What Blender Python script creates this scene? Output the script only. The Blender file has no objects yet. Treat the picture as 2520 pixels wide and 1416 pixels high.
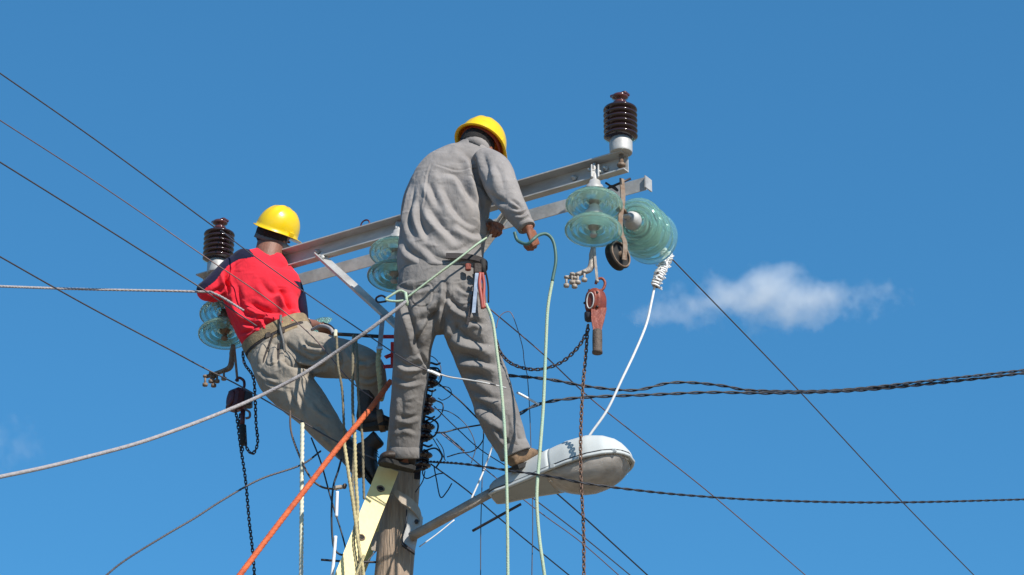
import bpy, bmesh, math, random
import numpy as np
from mathutils import Vector, Matrix, noise as mnoise

random.seed(7); np.random.seed(7)
sc = bpy.context.scene
R = math.radians
PI = math.pi

# ------------------------------------------------------------------ camera
CAM = Vector((0, -10.5, 1.6)); CEN = Vector((0, 0, 6.38))
F = (CEN - CAM).normalized(); RT = Vector((1, 0, 0)); UP = RT.cross(F).normalized()
TANH = 2.425 / (CEN - CAM).length
cd = bpy.data.cameras.new('camera'); cam = bpy.data.objects.new('camera', cd)
sc.collection.objects.link(cam); sc.camera = cam
cam.location = CAM
cam.rotation_euler = F.to_track_quat('-Z', 'Y').to_euler()
cd.sensor_width = 36; cd.lens = 18 / TANH; cd.clip_end = 20000; cd.clip_start = 0.1

# ------------------------------------------------------------------ world, sun
SUN_EL, SUN_AZ = 39.0, 36.0            # azimuth: degrees to the right of straight behind the camera
w = bpy.data.worlds.new('World'); sc.world = w; w.use_nodes = True
nt = w.node_tree; nt.nodes.clear()
sky = nt.nodes.new('ShaderNodeTexSky'); sky.sky_type = 'NISHITA'; sky.sun_disc = False
sky.sun_elevation = R(SUN_EL); sky.sun_rotation = R(180 - SUN_AZ)
sky.altitude = 1500; sky.air_density = 1.0; sky.dust_density = 0.15; sky.ozone_density = 3.0
gm = nt.nodes.new('ShaderNodeGamma'); gm.inputs[1].default_value = .60
hs = nt.nodes.new('ShaderNodeMix'); hs.data_type = 'RGBA'; hs.blend_type = 'MULTIPLY'; hs.inputs[0].default_value = 1; hs.inputs[7].default_value = (.40, 1.19, 1.76, 1)
bg = nt.nodes.new('ShaderNodeBackground'); bg.inputs['Strength'].default_value = 0.13
wo = nt.nodes.new('ShaderNodeOutputWorld')
nt.links.new(sky.outputs[0], gm.inputs[0]); nt.links.new(gm.outputs[0], hs.inputs[6]); nt.links.new(hs.outputs[2], bg.inputs[0]); nt.links.new(bg.outputs[0], wo.inputs[0])
sd = bpy.data.lights.new('sun', 'SUN'); sd.energy = 5.0; sd.angle = R(0.53); sd.color = (1.0, 0.95, 0.87)
so = bpy.data.objects.new('sun', sd); sc.collection.objects.link(so)
sdir = Vector((math.sin(R(SUN_AZ)) * math.cos(R(SUN_EL)), -math.cos(R(SUN_AZ)) * math.cos(R(SUN_EL)), math.sin(R(SUN_EL))))
so.rotation_euler = sdir.to_track_quat('Z', 'Y').to_euler(); so.location = (5, -10, 20)
sc.view_settings.view_transform = 'Standard'; sc.view_settings.look = 'None'
sc.view_settings.exposure = 0.25; sc.view_settings.gamma = 1.0; sc.view_settings.use_curve_mapping = False
sc.cycles.volume_bounces = 4; sc.cycles.max_bounces = 10; sc.cycles.transmission_bounces = 10; sc.cycles.transparent_max_bounces = 24
sc.cycles.volume_max_steps = 256

# ------------------------------------------------------------------ picture point -> place
def ray(px, py):
    return F + RT * ((px - 1260) / 1260 * TANH) + UP * ((708 - py) / 1260 * TANH)
def P(px, py, y=0.0):
    d = ray(px, py); return CAM + d * ((y - CAM.y) / d.y)
def PZ(px, py, z):
    d = ray(px, py); return CAM + d * ((z - CAM.z) / d.z)
def mpp(p):                                   # metres that one photo pixel spans at the place p
    return (Vector(p) - CAM).dot(F) * TANH / 1260
def to_px(V):                                 # (n,3) array -> photo coordinates
    D = V - np.array(CAM); z = D @ np.array(F)
    return np.stack([1260 + (D @ np.array(RT)) / z / TANH * 1260, 708 - (D @ np.array(UP)) / z / TANH * 1260], 1)

# ------------------------------------------------------------------ materials
def mat(name, col, rough=0.6, metal=0.0, var=0.12, vscale=14, bump=0.0, bscale=60, col2=None, stretch=None, spec=0.5, trans=0.0, coat=0.0, thresh=None):
    m = bpy.data.materials.new(name); m.use_nodes = True
    n = m.node_tree; b = n.nodes['Principled BSDF']
    b.inputs['Roughness'].default_value = rough; b.inputs['Metallic'].default_value = metal
    b.inputs['Specular IOR Level'].default_value = spec; b.inputs['Transmission Weight'].default_value = trans
    b.inputs['Coat Weight'].default_value = coat
    tc = n.nodes.new('ShaderNodeTexCoord'); mp = n.nodes.new('ShaderNodeMapping')
    n.links.new(tc.outputs['Object'], mp.inputs[0])
    if stretch: mp.inputs['Scale'].default_value = stretch
    nz = n.nodes.new('ShaderNodeTexNoise'); nz.inputs['Scale'].default_value = vscale; nz.inputs['Detail'].default_value = 6; nz.inputs['Roughness'].default_value = 0.65
    n.links.new(mp.outputs[0], nz.inputs['Vector'])
    cr = n.nodes.new('ShaderNodeValToRGB')
    lo, hi = (0.3, 0.7) if thresh is None else thresh
    cr.color_ramp.elements[0].position = lo; cr.color_ramp.elements[1].position = hi
    c1 = col2 if col2 else tuple(c * (1 - var * 2) for c in col)
    cr.color_ramp.elements[0].color = (*c1, 1); cr.color_ramp.elements[1].color = (*tuple(min(1, c * (1 + (0 if col2 else var))) for c in col), 1)
    n.links.new(nz.outputs[0], cr.inputs[0]); n.links.new(cr.outputs[0], b.inputs['Base Color'])
    rr = n.nodes.new('ShaderNodeMapRange'); rr.inputs['To Min'].default_value = max(0.02, rough - 0.1); rr.inputs['To Max'].default_value = min(1, rough + 0.12)
    n.links.new(nz.outputs[0], rr.inputs[0]); n.links.new(rr.outputs[0], b.inputs['Roughness'])
    if bump:
        n2 = n.nodes.new('ShaderNodeTexNoise'); n2.inputs['Scale'].default_value = bscale; n2.inputs['Detail'].default_value = 5
        n.links.new(mp.outputs[0], n2.inputs['Vector'])
        bp = n.nodes.new('ShaderNodeBump'); bp.inputs['Strength'].default_value = bump; bp.inputs['Distance'].default_value = 0.01
        n.links.new(n2.outputs[0], bp.inputs['Height']); n.links.new(bp.outputs[0], b.inputs['Normal'])
    return m
M = {}
M['ground'] = mat('dry_earth', (.24, .19, .13), .95, 0, .2, 0.6, .4, 8)
M['wood'] = mat('weathered_wood', (.50, .375, .27), .9, 0, .25, 9, .9, 30, col2=(.23, .165, .12), stretch=(5, 5, .35))
M['galv'] = mat('galvanized_steel', (.56, .55, .53), .55, .15, .12, 6, .15, 50, col2=(.38, .36, .34), stretch=(1, 1, 3))
M['galv2'] = mat('dull_zinc_steel', (.50, .49, .47), .6, .3, .15, 12, .12, 60)
M['ruststeel'] = mat('rusted_steel', (.30, .25, .20), .75, .3, .2, 30, .4, 70, col2=(.16, .08, .04))
M['darksteel'] = mat('dark_steel', (.045, .04, .045), .5, .4, .2, 40, .2, 80)
M['brown'] = mat('brown_glazed_porcelain', (.030, .011, .010), .12, 0, .15, 12, coat=.6)
M['redbrown'] = mat('red_brown_porcelain', (.095, .026, .022), .16, 0, .2, 18, coat=.5)
M['cement'] = mat('pale_cement', (.55, .54, .52), .75, 0, .1, 20, .2, 60)
M['wire'] = mat('dull_wire', (.085, .075, .080), .55, .2, .15, 40)
M['wire_red'] = mat('brownish_wire', (.19, .12, .11), .6, .2, .15, 40)
M['black'] = mat('black_insulation', (.018, .020, .028), .5, 0, .2, 50)
M['white'] = mat('white_sleeve', (.80, .80, .80), .5, 0, .04, 30)
M['rope_grey'] = mat('grey_rope', (.36, .33, .33), .85, 0, .15, 60, .5, 200)
M['rope_green'] = mat('pale_green_rope', (.34, .50, .38), .75, 0, .15, 8, .4, 200, col2=(.42, .46, .30))
M['rope_dkgreen'] = mat('dark_green_hose', (.06, .14, .12), .5, 0, .12, 10)
M['rope_orange'] = mat('orange_rope', (.72, .155, .045), .8, 0, .15, 25, .5, 200, col2=(.40, .07, .03))
M['rope_tan'] = mat('tan_rope', (.50, .42, .22), .85, 0, .2, 40, .4, 200)
M['rope_olive'] = mat('olive_rope', (.20, .17, .11), .85, 0, .2, 40, .4, 200)
M['cream'] = mat('cream_stick', (.72, .66, .42), .6, 0, .1, 14, col2=(.60, .60, .52))
M['yellow_rail'] = mat('yellow_fibreglass', (.97, .77, .35), .55, 0, .06, 5, .1, 60, col2=(.80, .62, .24), thresh=(.25, .5))
M['chain'] = mat('chain_steel', (.065, .050, .050), .45, .5, .2, 60)
M['chain_rust'] = mat('rusty_chain_steel', (.17, .10, .07), .6, .4, .2, 60)
M['hoist_red'] = mat('scuffed_red_paint', (.27, .055, .025), .5, .1, .2, 35, .25, 60, col2=(.16, .035, .025))
M['hoist_dark'] = mat('dark_red_paint', (.09, .014, .016), .45, .1, .2, 35, .25, 60)
M['red_steel'] = mat('red_painted_steel', (.50, .02, .03), .5, .1, .15, 35)
M['grip'] = mat('worn_brown_grip', (.11, .075, .055), .7, 0, .2, 45, .4, 120)
M['lamp'] = mat('pale_grey_enamel', (.50, .52, .51), .62, 0, .05, 6, .06, 30, col2=(.45, .47, .45), thresh=(.2, .6))
M['lamp2'] = mat('grey_enamel', (.32, .34, .34), .6, 0, .07, 6, .06, 30)
M['pipe'] = mat('weathered_pipe', (.42, .38, .34), .65, .2, .25, 14, .4, 50, col2=(.27, .22, .18))
M['plate'] = mat('rust_stained_plate', (.46, .38, .29), .7, .1, .2, 12, .3, 50, col2=(.30, .26, .23))
def cloth_mat(name, col, col2=None, var=.16, crumple=.55):
    m = mat(name, col, .95, 0, var, 4.5, 0, 1, col2, spec=.12)
    n = m.node_tree; b = n.nodes['Principled BSDF']; b.inputs['Sheen Weight'].default_value = .08
    tc = n.nodes.new('ShaderNodeTexCoord'); acc = None
    for sc_, st, dist, rough_ in ((16, (1, 1, 1.7), .012, .45), (38, (1.6, 1, 1), .006, .5), (420, (1, 1, 1), .0012, .5)):
        mp = n.nodes.new('ShaderNodeMapping'); mp.inputs['Scale'].default_value = st; n.links.new(tc.outputs['Object'], mp.inputs[0])
        nz = n.nodes.new('ShaderNodeTexNoise'); nz.noise_type = 'RIDGED_MULTIFRACTAL' if sc_ < 30 else 'FBM'; nz.inputs['Scale'].default_value = sc_; nz.inputs['Detail'].default_value = 3
        nz.inputs['Roughness'].default_value = rough_; nz.inputs['Distortion'].default_value = .5 if sc_ < 100 else 0; n.links.new(mp.outputs[0], nz.inputs['Vector'])
        bp = n.nodes.new('ShaderNodeBump'); bp.inputs['Strength'].default_value = crumple; bp.inputs['Distance'].default_value = dist
        n.links.new(nz.outputs[0], bp.inputs['Height'])
        if acc: n.links.new(acc, bp.inputs['Normal'])
        acc = bp.outputs[0]
    n.links.new(acc, b.inputs['Normal']); return m
M['shirt_grey'] = cloth_mat('grey_cotton', (.285, .262, .250), crumple=.42)
M['trouser_grey'] = cloth_mat('warm_grey_cotton', (.222, .205, .193))
M['shirt_red'] = cloth_mat('red_jersey', (.76, .028, .048), var=.06, crumple=.35)
M['navy'] = cloth_mat('navy_jersey', (.014, .014, .036), crumple=.35)
M['trouser_tan'] = cloth_mat('khaki_grey_cotton', (.37, .315, .25), (.23, .205, .175))
M['jean'] = mat('slate_cotton', (.085, .095, .115), .95, 0, .1, 9, .4, 240, spec=.15)
M['skin'] = mat('brown_skin', (.26, .095, .050), .55, 0, .12, 25, .15, 120)
M['skin_dark'] = mat('deep_brown_skin', (.22, .095, .060), .55, 0, .12, 25, .15, 120)
M['hair'] = mat('black_hair', (.012, .010, .010), .8, 0, .2, 60, .8, 200)
M['boot'] = mat('dark_leather', (.045, .030, .022), .6, 0, .2, 25, .3, 80)
M['boot_tan'] = mat('tan_leather', (.26, .16, .085), .65, 0, .2, 22, .3, 80, col2=(.11, .065, .035))
M['sole'] = mat('black_rubber', (.02, .018, .016), .8, 0, .2, 40, .2, 80)
M['belt'] = mat('tan_webbing', (.34, .25, .14), .85, 0, .2, 25, .4, 160, col2=(.17, .12, .07))
M['belt_dark'] = mat('dark_webbing', (.035, .028, .028), .8, 0, .2, 25, .4, 160)
M['strap_grey'] = mat('grey_headband', (.12, .12, .12), .6, 0, .1, 25)
M['tool_red'] = mat('red_grip_plastic', (.36, .07, .05), .45, 0, .1, 30)
M['tool_steel'] = mat('bright_tool_steel', (.50, .52, .56), .35, .7, .1, 30)
M['eye'] = mat('eye_white', (.7, .68, .64), .3, 0, .02, 30)
# hard hat plastic: yellow, a little light passes through
def helmet_mat(name, col):
    m = mat(name, col, .30, 0, .03, 16, .05, 50, coat=.35, col2=(.78, .46, .02), thresh=(.22, .40))
    n = m.node_tree; b = n.nodes['Principled BSDF']; out = n.nodes['Material Output']
    tr = n.nodes.new('ShaderNodeBsdfTranslucent'); tr.inputs[0].default_value = (.95, .26, .03, 1)
    mx = n.nodes.new('ShaderNodeMixShader'); mx.inputs[0].default_value = .16
    n.links.new(b.outputs[0], mx.inputs[1]); n.links.new(tr.outputs[0], mx.inputs[2]); n.links.new(mx.outputs[0], out.inputs[0])
    return m
M['helmet'] = helmet_mat('yellow_helmet_plastic', (.93, .64, .004))
M['harness'] = mat('red_helmet_lining', (.30, .05, .02), .7, 0, .1, 20)
def glass_mat():
    m = bpy.data.materials.new('sea_green_glass'); m.use_nodes = True
    n = m.node_tree; b = n.nodes['Principled BSDF']; out = n.nodes['Material Output']
    b.inputs['Base Color'].default_value = (.74, .94, .85, 1); b.inputs['Roughness'].default_value = .02
    b.inputs['Transmission Weight'].default_value = 1.0; b.inputs['IOR'].default_value = 1.45
    d = n.nodes.new('ShaderNodeBsdfPrincipled'); d.inputs['Base Color'].default_value = (.46, .68, .57, 1); d.inputs['Roughness'].default_value = .12
    tl = n.nodes.new('ShaderNodeBsdfTranslucent'); tl.inputs[0].default_value = (.62, .88, .78, 1)
    m1 = n.nodes.new('ShaderNodeMixShader'); m1.inputs[0].default_value = .5
    n.links.new(d.outputs[0], m1.inputs[1]); n.links.new(tl.outputs[0], m1.inputs[2])
    nz = n.nodes.new('ShaderNodeTexNoise'); nz.inputs['Scale'].default_value = 30; nz.inputs['Detail'].default_value = 4
    mr = n.nodes.new('ShaderNodeMapRange'); mr.inputs['From Min'].default_value = .35; mr.inputs['From Max'].default_value = .65; mr.inputs['To Min'].default_value = .26; mr.inputs['To Max'].default_value = .46
    n.links.new(nz.outputs[0], mr.inputs[0])
    m2 = n.nodes.new('ShaderNodeMixShader'); m2.inputs[0].default_value = .21
    n.links.new(b.outputs[0], m2.inputs[1]); n.links.new(m1.outputs[0], m2.inputs[2]); n.links.new(m2.outputs[0], out.inputs[0])
    return m
M['glass'] = glass_mat()
def lens_mat():
    m = bpy.data.materials.new('dusty_lens'); m.use_nodes = True
    n = m.node_tree; b = n.nodes['Principled BSDF']; out = n.nodes['Material Output']
    b.inputs['Base Color'].default_value = (.80, .76, .72, 1); b.inputs['Roughness'].default_value = .18
    b.inputs['Transmission Weight'].default_value = .95; b.inputs['IOR'].default_value = 1.1
    d = n.nodes.new('ShaderNodeBsdfDiffuse'); d.inputs[0].default_value = (.66, .60, .54, 1)
    nz = n.nodes.new('ShaderNodeTexNoise'); nz.inputs['Scale'].default_value = 7; nz.inputs['Detail'].default_value = 3
    mr = n.nodes.new('ShaderNodeMapRange'); mr.inputs['From Min'].default_value = .3; mr.inputs['From Max'].default_value = .7; mr.inputs['To Min'].default_value = .30; mr.inputs['To Max'].default_value = .5
    n.links.new(nz.outputs[0], mr.inputs[0])
    m2 = n.nodes.new('ShaderNodeMixShader'); n.links.new(mr.outputs[0], m2.inputs[0])
    n.links.new(b.outputs[0], m2.inputs[1]); n.links.new(d.outputs[0], m2.inputs[2]); n.links.new(m2.outputs[0], out.inputs[0])
    return m
M['lens'] = lens_mat()

# ------------------------------------------------------------------ mesh building
def frame(t, ref=None):
    t = Vector(t).normalized()
    ref = Vector(ref) if ref is not None else (Vector((0, 0, 1)) if abs(t.z) < .9 else Vector((0, 1, 0)))
    a = ref.cross(t)
    if a.length < 1e-5: a = Vector((1, 0, 0)).cross(t)
    a.normalize(); return a, t.cross(a).normalized()
def smooth_path(pts, n=8):
    pts = [Vector(p) for p in pts]
    if len(pts) < 3: return [pts[0].lerp(pts[1], i / n) for i in range(n + 1)]
    out = []
    for i in range(len(pts) - 1):
        p0 = pts[i - 1] if i else pts[0] * 2 - pts[1]
        p1, p2 = pts[i], pts[i + 1]
        p3 = pts[i + 2] if i + 2 < len(pts) else pts[-1] * 2 - pts[-2]
        for k in range(n):
            t = k / n
            out.append(.5 * ((2 * p1) + (p2 - p0) * t + (2 * p0 - 5 * p1 + 4 * p2 - p3) * t * t + (3 * p1 - p0 - 3 * p2 + p3) * t ** 3))
    out.append(pts[-1]); return out
def resample(path, step):
    out = [path[0]]; acc = 0
    for a, b in zip(path, path[1:]):
        L = (b - a).length
        while acc + L >= step:
            f = (step - acc) / L; a = a.lerp(b, f); out.append(a.copy()); L = (b - a).length; acc = 0
            if L < 1e-9: break
        acc += L
    return out
class MB:
    def __init__(s): s.v = []; s.f = []; s.sm = []
    def add(s, vs, fs, smooth=True):
        o = len(s.v); s.v += [Vector(v) for v in vs]; s.f += [tuple(i + o for i in f) for f in fs]; s.sm += [smooth] * len(fs)
    def rings(s, rings, cap=True, smooth=True, loop=False):
        n = len(rings[0]); vs = [p for r in rings for p in r]; fs = []
        for i in range(len(rings) - (0 if loop else 1)):
            j = (i + 1) % len(rings)
            for k in range(n):
                k2 = (k + 1) % n; fs.append((i * n + k, i * n + k2, j * n + k2, j * n + k))
        if cap and not loop: fs.append(tuple(range(n - 1, -1, -1))); fs.append(tuple((len(rings) - 1) * n + k for k in range(n)))
        s.add(vs, fs, smooth); return s
    def tube(s, pts, r, sides=8, loop=False, rfun=None):
        pts = [Vector(p) for p in pts]; rings = []; a = None
        for i, p in enumerate(pts):
            if loop: t = pts[(i + 1) % len(pts)] - pts[i - 1]
            else: t = pts[min(i + 1, len(pts) - 1)] - pts[max(i - 1, 0)]
            t.normalize()
            if a is None: a, b = frame(t)
            else:
                a = (a - t * a.dot(t)).normalized()
            b = t.cross(a)
            rr = rfun(i) if rfun else (r[i] if isinstance(r, (list, tuple)) else r)
            rings.append([p + (a * math.cos(q) + b * math.sin(q)) * rr for q in (2 * PI * k / sides for k in range(sides))])
        return s.rings(rings, True, True, loop)
    def twisted(s, pts, r, lobes=3, pitch=.06, sides=12, step=None, depth=.22):
        path = resample([Vector(p) for p in pts], step or pitch / 8); rings = []; a = None; d = 0
        for i, p in enumerate(path):
            t = (path[min(i + 1, len(path) - 1)] - path[max(i - 1, 0)]).normalized()
            a = frame(t)[0] if a is None else (a - t * a.dot(t)).normalized()
            b = t.cross(a); ph = 2 * PI * i * (step or pitch / 8) / (pitch * lobes)
            rings.append([p + (a * math.cos(q) + b * math.sin(q)) * r * (1 - depth + depth * abs(math.cos((q - ph) * lobes / 2)) * 1.4) for q in (2 * PI * k / sides for k in range(sides))])
        return s.rings(rings)
    def lathe(s, prof, o, axis=(0, 0, 1), sides=28, cap=True, ref=None):
        a, b = frame(axis, ref); ax = Vector(axis).normalized(); o = Vector(o)
        return s.rings([[o + ax * h + (a * math.cos(q) + b * math.sin(q)) * max(r, 1e-4) for q in (2 * PI * k / sides for k in range(sides))] for r, h in prof], cap)
    def box(s, c, ex, ey, ez, bev=0.0):
        c, ex, ey, ez = Vector(c), Vector(ex), Vector(ey), Vector(ez)       # half-extent vectors
        if bev <= 0:
            vs = [c + ex * i + ey * j + ez * k for i in (-1, 1) for j in (-1, 1) for k in (-1, 1)]
            fs = [(0, 1, 3, 2), (4, 6, 7, 5), (0, 4, 5, 1), (2, 3, 7, 6), (0, 2, 6, 4), (1, 5, 7, 3)]
            s.add(vs, fs, False); return s
        bx, by, bz = (min(.45, bev / max(e.length, 1e-6)) for e in (ex, ey, ez)); rings = []
        for kz, q in ((-1, 1), (-1 + bz, 0), (1 - bz, 0), (1, 1)):
            x0, y0 = 1 - bx * q, 1 - by * q
            rings.append([c + ez * kz + ex * u + ey * v for u, v in ((x0 - bx, y0), (-x0 + bx, y0), (-x0, y0 - by), (-x0, -y0 + by), (-x0 + bx, -y0), (x0 - bx, -y0), (x0, -y0 + by), (x0, y0 - by))])
        return s.rings(rings, True, False)
    def bar(s, p, q, w, t, ref=None):                    # flat bar w wide (along frame a), t thick
        p, q = Vector(p), Vector(q); a, b = frame(q - p, ref)
        return s.box((p + q) / 2, (q - p) / 2, a * w / 2, b * t / 2, min(w, t) * .15)
    def extrude(s, poly, d):                             # closed polygon, thickness vector d
        d = Vector(d); n = len(poly); vs = [Vector(p) for p in poly] + [Vector(p) + d for p in poly]
        s.add(vs, [tuple(range(n)), tuple(range(2 * n - 1, n - 1, -1))] + [(i, i + n, (i + 1) % n + n, (i + 1) % n) for i in range(n)], False); return s
    def ribbon(s, pts, nrm, wid, th):                    # strip along pts; width along wid vectors
        rings = []
        for i, p in enumerate(pts):
            nn = nrm[i] if isinstance(nrm, list) else nrm; ww = wid[i] if isinstance(wid, list) else wid
            p, nn, ww = Vector(p), Vector(nn).normalized() * th / 2, Vector(ww) / 2
            rings.append([p + ww + nn, p - ww + nn, p - ww - nn, p + ww - nn])
        return s.rings(rings, True, False)
    def mesh(s, name, off=Vector((0, 0, 0))):
        me = bpy.data.meshes.new(name); me.from_pydata([v - off for v in s.v], [], s.f); me.polygons.foreach_set('use_smooth', s.sm)
        bm = bmesh.new(); bm.from_mesh(me); bmesh.ops.recalc_face_normals(bm, faces=bm.faces); bm.to_mesh(me); bm.free(); return me
def org(o):
    v = Vector((0, 0, 0))
    while o is not None: v += o.location; o = o.parent
    return v
def part(name, mb, m, parent=None, label=None):          # geometry given in world coordinates
    off = org(parent); me = mb.mesh(name, off) if isinstance(mb, MB) else mb
    if m is not None: me.materials.append(m)
    o = bpy.data.objects.new(name, me); sc.collection.objects.link(o); o.parent = parent
    if label: o['label'] = label
    return o
def tag(o, label, cat, group=None):
    o['label'] = label; o['category'] = cat
    if group: o['group'] = group
    return o
def thing(name, loc, label, cat, group=None):
    o = bpy.data.objects.new(name, None); o.empty_display_size = .1; sc.collection.objects.link(o); o.location = loc
    return tag(o, label, cat, group)
def copy_tree(o, parent=None, loc=None, label=None):
    c = o.copy(); sc.collection.objects.link(c); c.parent = parent
    if loc is not None: c.location = loc
    if label: c['label'] = label
    for ch in list(o.children): copy_tree(ch, c)
    return c

# ------------------------------------------------------------------ setting
mb = MB(); n = 24; S = 4000
mb.add([(x, y, 0) for y in (-S, -200, -20, 20, 200, S) for x in (-S, -200, -20, 20, 200, S)],
       [(j * 6 + i, j * 6 + i + 1, j * 6 + i + 7, j * 6 + i + 6) for j in range(5) for i in range(5)])
g = part('ground', mb, M['ground']); g['kind'] = 'structure'

# ------------------------------------------------------------------ cloud volumes
def cloud_mat(name, dens, seed, scale, base):
    m = bpy.data.materials.new(name); m.use_nodes = True; n = m.node_tree; n.nodes.clear()
    out = n.nodes.new('ShaderNodeOutputMaterial'); pv = n.nodes.new('ShaderNodeVolumePrincipled')
    pv.inputs['Color'].default_value = (1, 1, 1, 1); pv.inputs['Anisotropy'].default_value = 0.0
    tc = n.nodes.new('ShaderNodeTexCoord')
    nz = n.nodes.new('ShaderNodeTexNoise'); nz.noise_dimensions = '4D'; nz.inputs['W'].default_value = seed
    nz.inputs['Scale'].default_value = scale; nz.inputs['Detail'].default_value = 7; nz.inputs['Roughness'].default_value = .6
    n.links.new(tc.outputs['Object'], nz.inputs['Vector'])
    # soft puffs: the densest of several ellipsoids, in the box's own unit coordinates
    acc = None
    def math_(op, a, b=None, clamp=False):
        k = n.nodes.new('ShaderNodeMath'); k.operation = op; k.use_clamp = clamp
        for i, x in enumerate((a, b)):
            if x is None: continue
            if isinstance(x, (int, float)): k.inputs[i].default_value = x
            else: n.links.new(x, k.inputs[i])
        return k.outputs[0]
    for cx, cz, rx, rz, wt in base:
        mp = n.nodes.new('ShaderNodeMapping'); mp.vector_type = 'TEXTURE'
        mp.inputs['Location'].default_value = (cx, 0, cz); mp.inputs['Scale'].default_value = (rx, rx * .8, rz)
        n.links.new(tc.outputs['Object'], mp.inputs[0])
        vl = n.nodes.new('ShaderNodeVectorMath'); vl.operation = 'LENGTH'; n.links.new(mp.outputs[0], vl.inputs[0])
        f = math_('MULTIPLY', math_('SUBTRACT', 1.0, vl.outputs['Value']), wt)
        acc = f if acc is None else math_('MAXIMUM', acc, f)
    nn = math_('MULTIPLY', math_('SUBTRACT', nz.outputs[0], .5), 3.4)
    d = math_('ADD', acc, nn); d = math_('MAXIMUM', d, 0.0); d = math_('MULTIPLY', d, math_('GREATER_THAN', acc, -.6)); d = math_('MULTIPLY', d, dens)
    n.links.new(d, pv.inputs['Density']); n.links.new(pv.outputs[0], out.inputs['Volume']); return m
def cloud(name, px, py, dist, half, mt, label):
    d = ray(px, py).normalized(); c = CAM + d * dist
    mb = MB(); mb.box((0, 0, 0), (half[0], 0, 0), (0, half[1], 0), (0, 0, half[2]))
    me = mb.mesh(name); me.materials.append(mt); o = bpy.data.objects.new(name, me); sc.collection.objects.link(o); o.location = c
    az = math.atan2(d.x, d.y); o.rotation_euler = (0, 0, -az); tag(o, label, 'cloud'); return o
UNIT = 40.0
def scaled(mt_fn): return mt_fn
cm = cloud_mat('soft_cloud', .052, 3.3, .085, [(-1, 3, 20, 10, 1.5), (-13, 1, 18, 7, 1.25), (14, -1, 20, 8, 1.3), (3, -7, 20, 6, .9), (-30, -2, 16, 6, .6), (34, -4, 16, 5, .5), (22, 1, 14, 5, .9), (-26, 5, 8, 4, .3)])
cloud('cloud', 1890, 735, 1000, (62, 26, 24), cm, 'small soft white cloud alone in the blue sky at right')
cm2 = cloud_mat('wisp_cloud', .022, 8.1, .10, [(0, 0, 12, 7, .5), (-6, -6, 10, 6, .5)])
cloud('cloud', -10, 1085, 1000, (24, 16, 22), cm2, 'faint cloud wisp at the left edge of the sky')

# ------------------------------------------------------------------ pole
PB = P(967, 1416, 0.0); PT = P(1036, 530, 0.0)
pdir = (PT - PB).normalized()
base = PB - pdir * (PB.z / pdir.z)
base = Vector((base.x, 0, -.02))
pole = thing('utility_pole', (base.x, base.y, 0), 'leaning weathered wooden utility pole behind the yellow ladder, carrying the steel crossarms', 'utility pole')
mb = MB(); rings = []; H = 90
ax, bx_ = frame(PT - base)
for i in range(H + 1):
    t = i / H; c = base.lerp(PT, t); c += Vector((.008 * math.sin(t * 9), 0, 0)); r = .115 - .038 * t
    ring = []
    for k in range(40):
        q = 2 * PI * k / 40
        crack = -.006 * max(0, mnoise.noise(Vector((k * 1.7, t * 3.0, 2))) - .1) * 2 + .002 * mnoise.noise(Vector((k * .5, t * 8, 5)))
        ring.append(c + (ax * math.cos(q) + bx_ * math.sin(q)) * (r + crack))
    rings.append(ring)
mb.rings(rings); part('shaft', mb, M['wood'], pole)
def polept(py, front=0.0, side=0.0):                     # point on the pole axis seen at photo row py
    best = min((base.lerp(PT, i / 400) for i in range(401)), key=lambda p: abs(to_px(np.array([p]))[0][1] - py))
    return best + Vector((side, -front, 0))
for py in ():
    c = polept(py); mb = MB(); mb.lathe([(.088, -.014), (.0925, -.012), (.0925, .012), (.088, .014)], c, pdir, 32); part('steel_band', mb, M['ruststeel'], pole)

# ------------------------------------------------------------------ crossarms
Rt = P(1528, 409, -.66); ZA = Rt.z
Lt = PZ(512, 702, ZA)
bd = (Rt - Lt).normalized(); bn = Vector((bd.y, -bd.x, 0)).normalized()
if bn.y > 0: bn = -bn                                    # points towards the viewer
Z = Vector((0, 0, 1))
def sweep(mb, poly, p, q):                               # poly: (along bn, up) section swept from p to q
    r0 = [p + bn * a + Z * b for a, b in poly]; r1 = [q + bn * a + Z * b for a, b in poly]; mb.rings([r0, r1], True, False)
arm = thing('crossarm', (Lt + Rt) / 2, 'long galvanized channel crossarm bolted across the pole top, brown insulators on its ends', 'crossarm', 'steel crossarms')
mb = MB(); h = .044; fl = .064; t = .006
sweep(mb, [(0, -h), (fl - .02, -h), (fl - .02, -h + t), (t, -h + t), (t, h - t), (fl, h - t), (fl, h), (0, h)], Lt - bd * .03, Rt + bd * .04)
part('channel', mb, M['galv'], arm)
for f in (.03, .19, .29, .5, .62, .9, .97):
    c = Lt.lerp(Rt, f) + bn * .012; mb = MB(); mb.lathe([(.014, -.004), (.014, .008), (.008, .008), (.008, .022), (.002, .023)], c, bn, 6); part('bolt', mb, M['galv2'], arm)
# second, parallel angle bar behind the pole
L2 = PZ(722, 694, ZA - .02); R2 = PZ(1592, 452, ZA - .02)
d2 = (R2 - L2).normalized()
arm2 = thing('crossarm', (L2 + R2) / 2, 'lower steel angle bar parallel behind the long channel crossarm', 'crossarm', 'steel crossarms')
mb = MB(); sweep(mb, [(0, -.033), (.005, -.033), (.005, .033), (-.04, .033), (-.04, .028), (0, .028)], L2 - d2 * .1, R2)
part('angle_bar', mb, M['galv2'], arm2)
mb = MB(); mb.box(R2 + Z * .004 - bn * .012, d2 * .003, bn * .03, Z * .030); part('end_plate', mb, M['galv2'], arm2)
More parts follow.
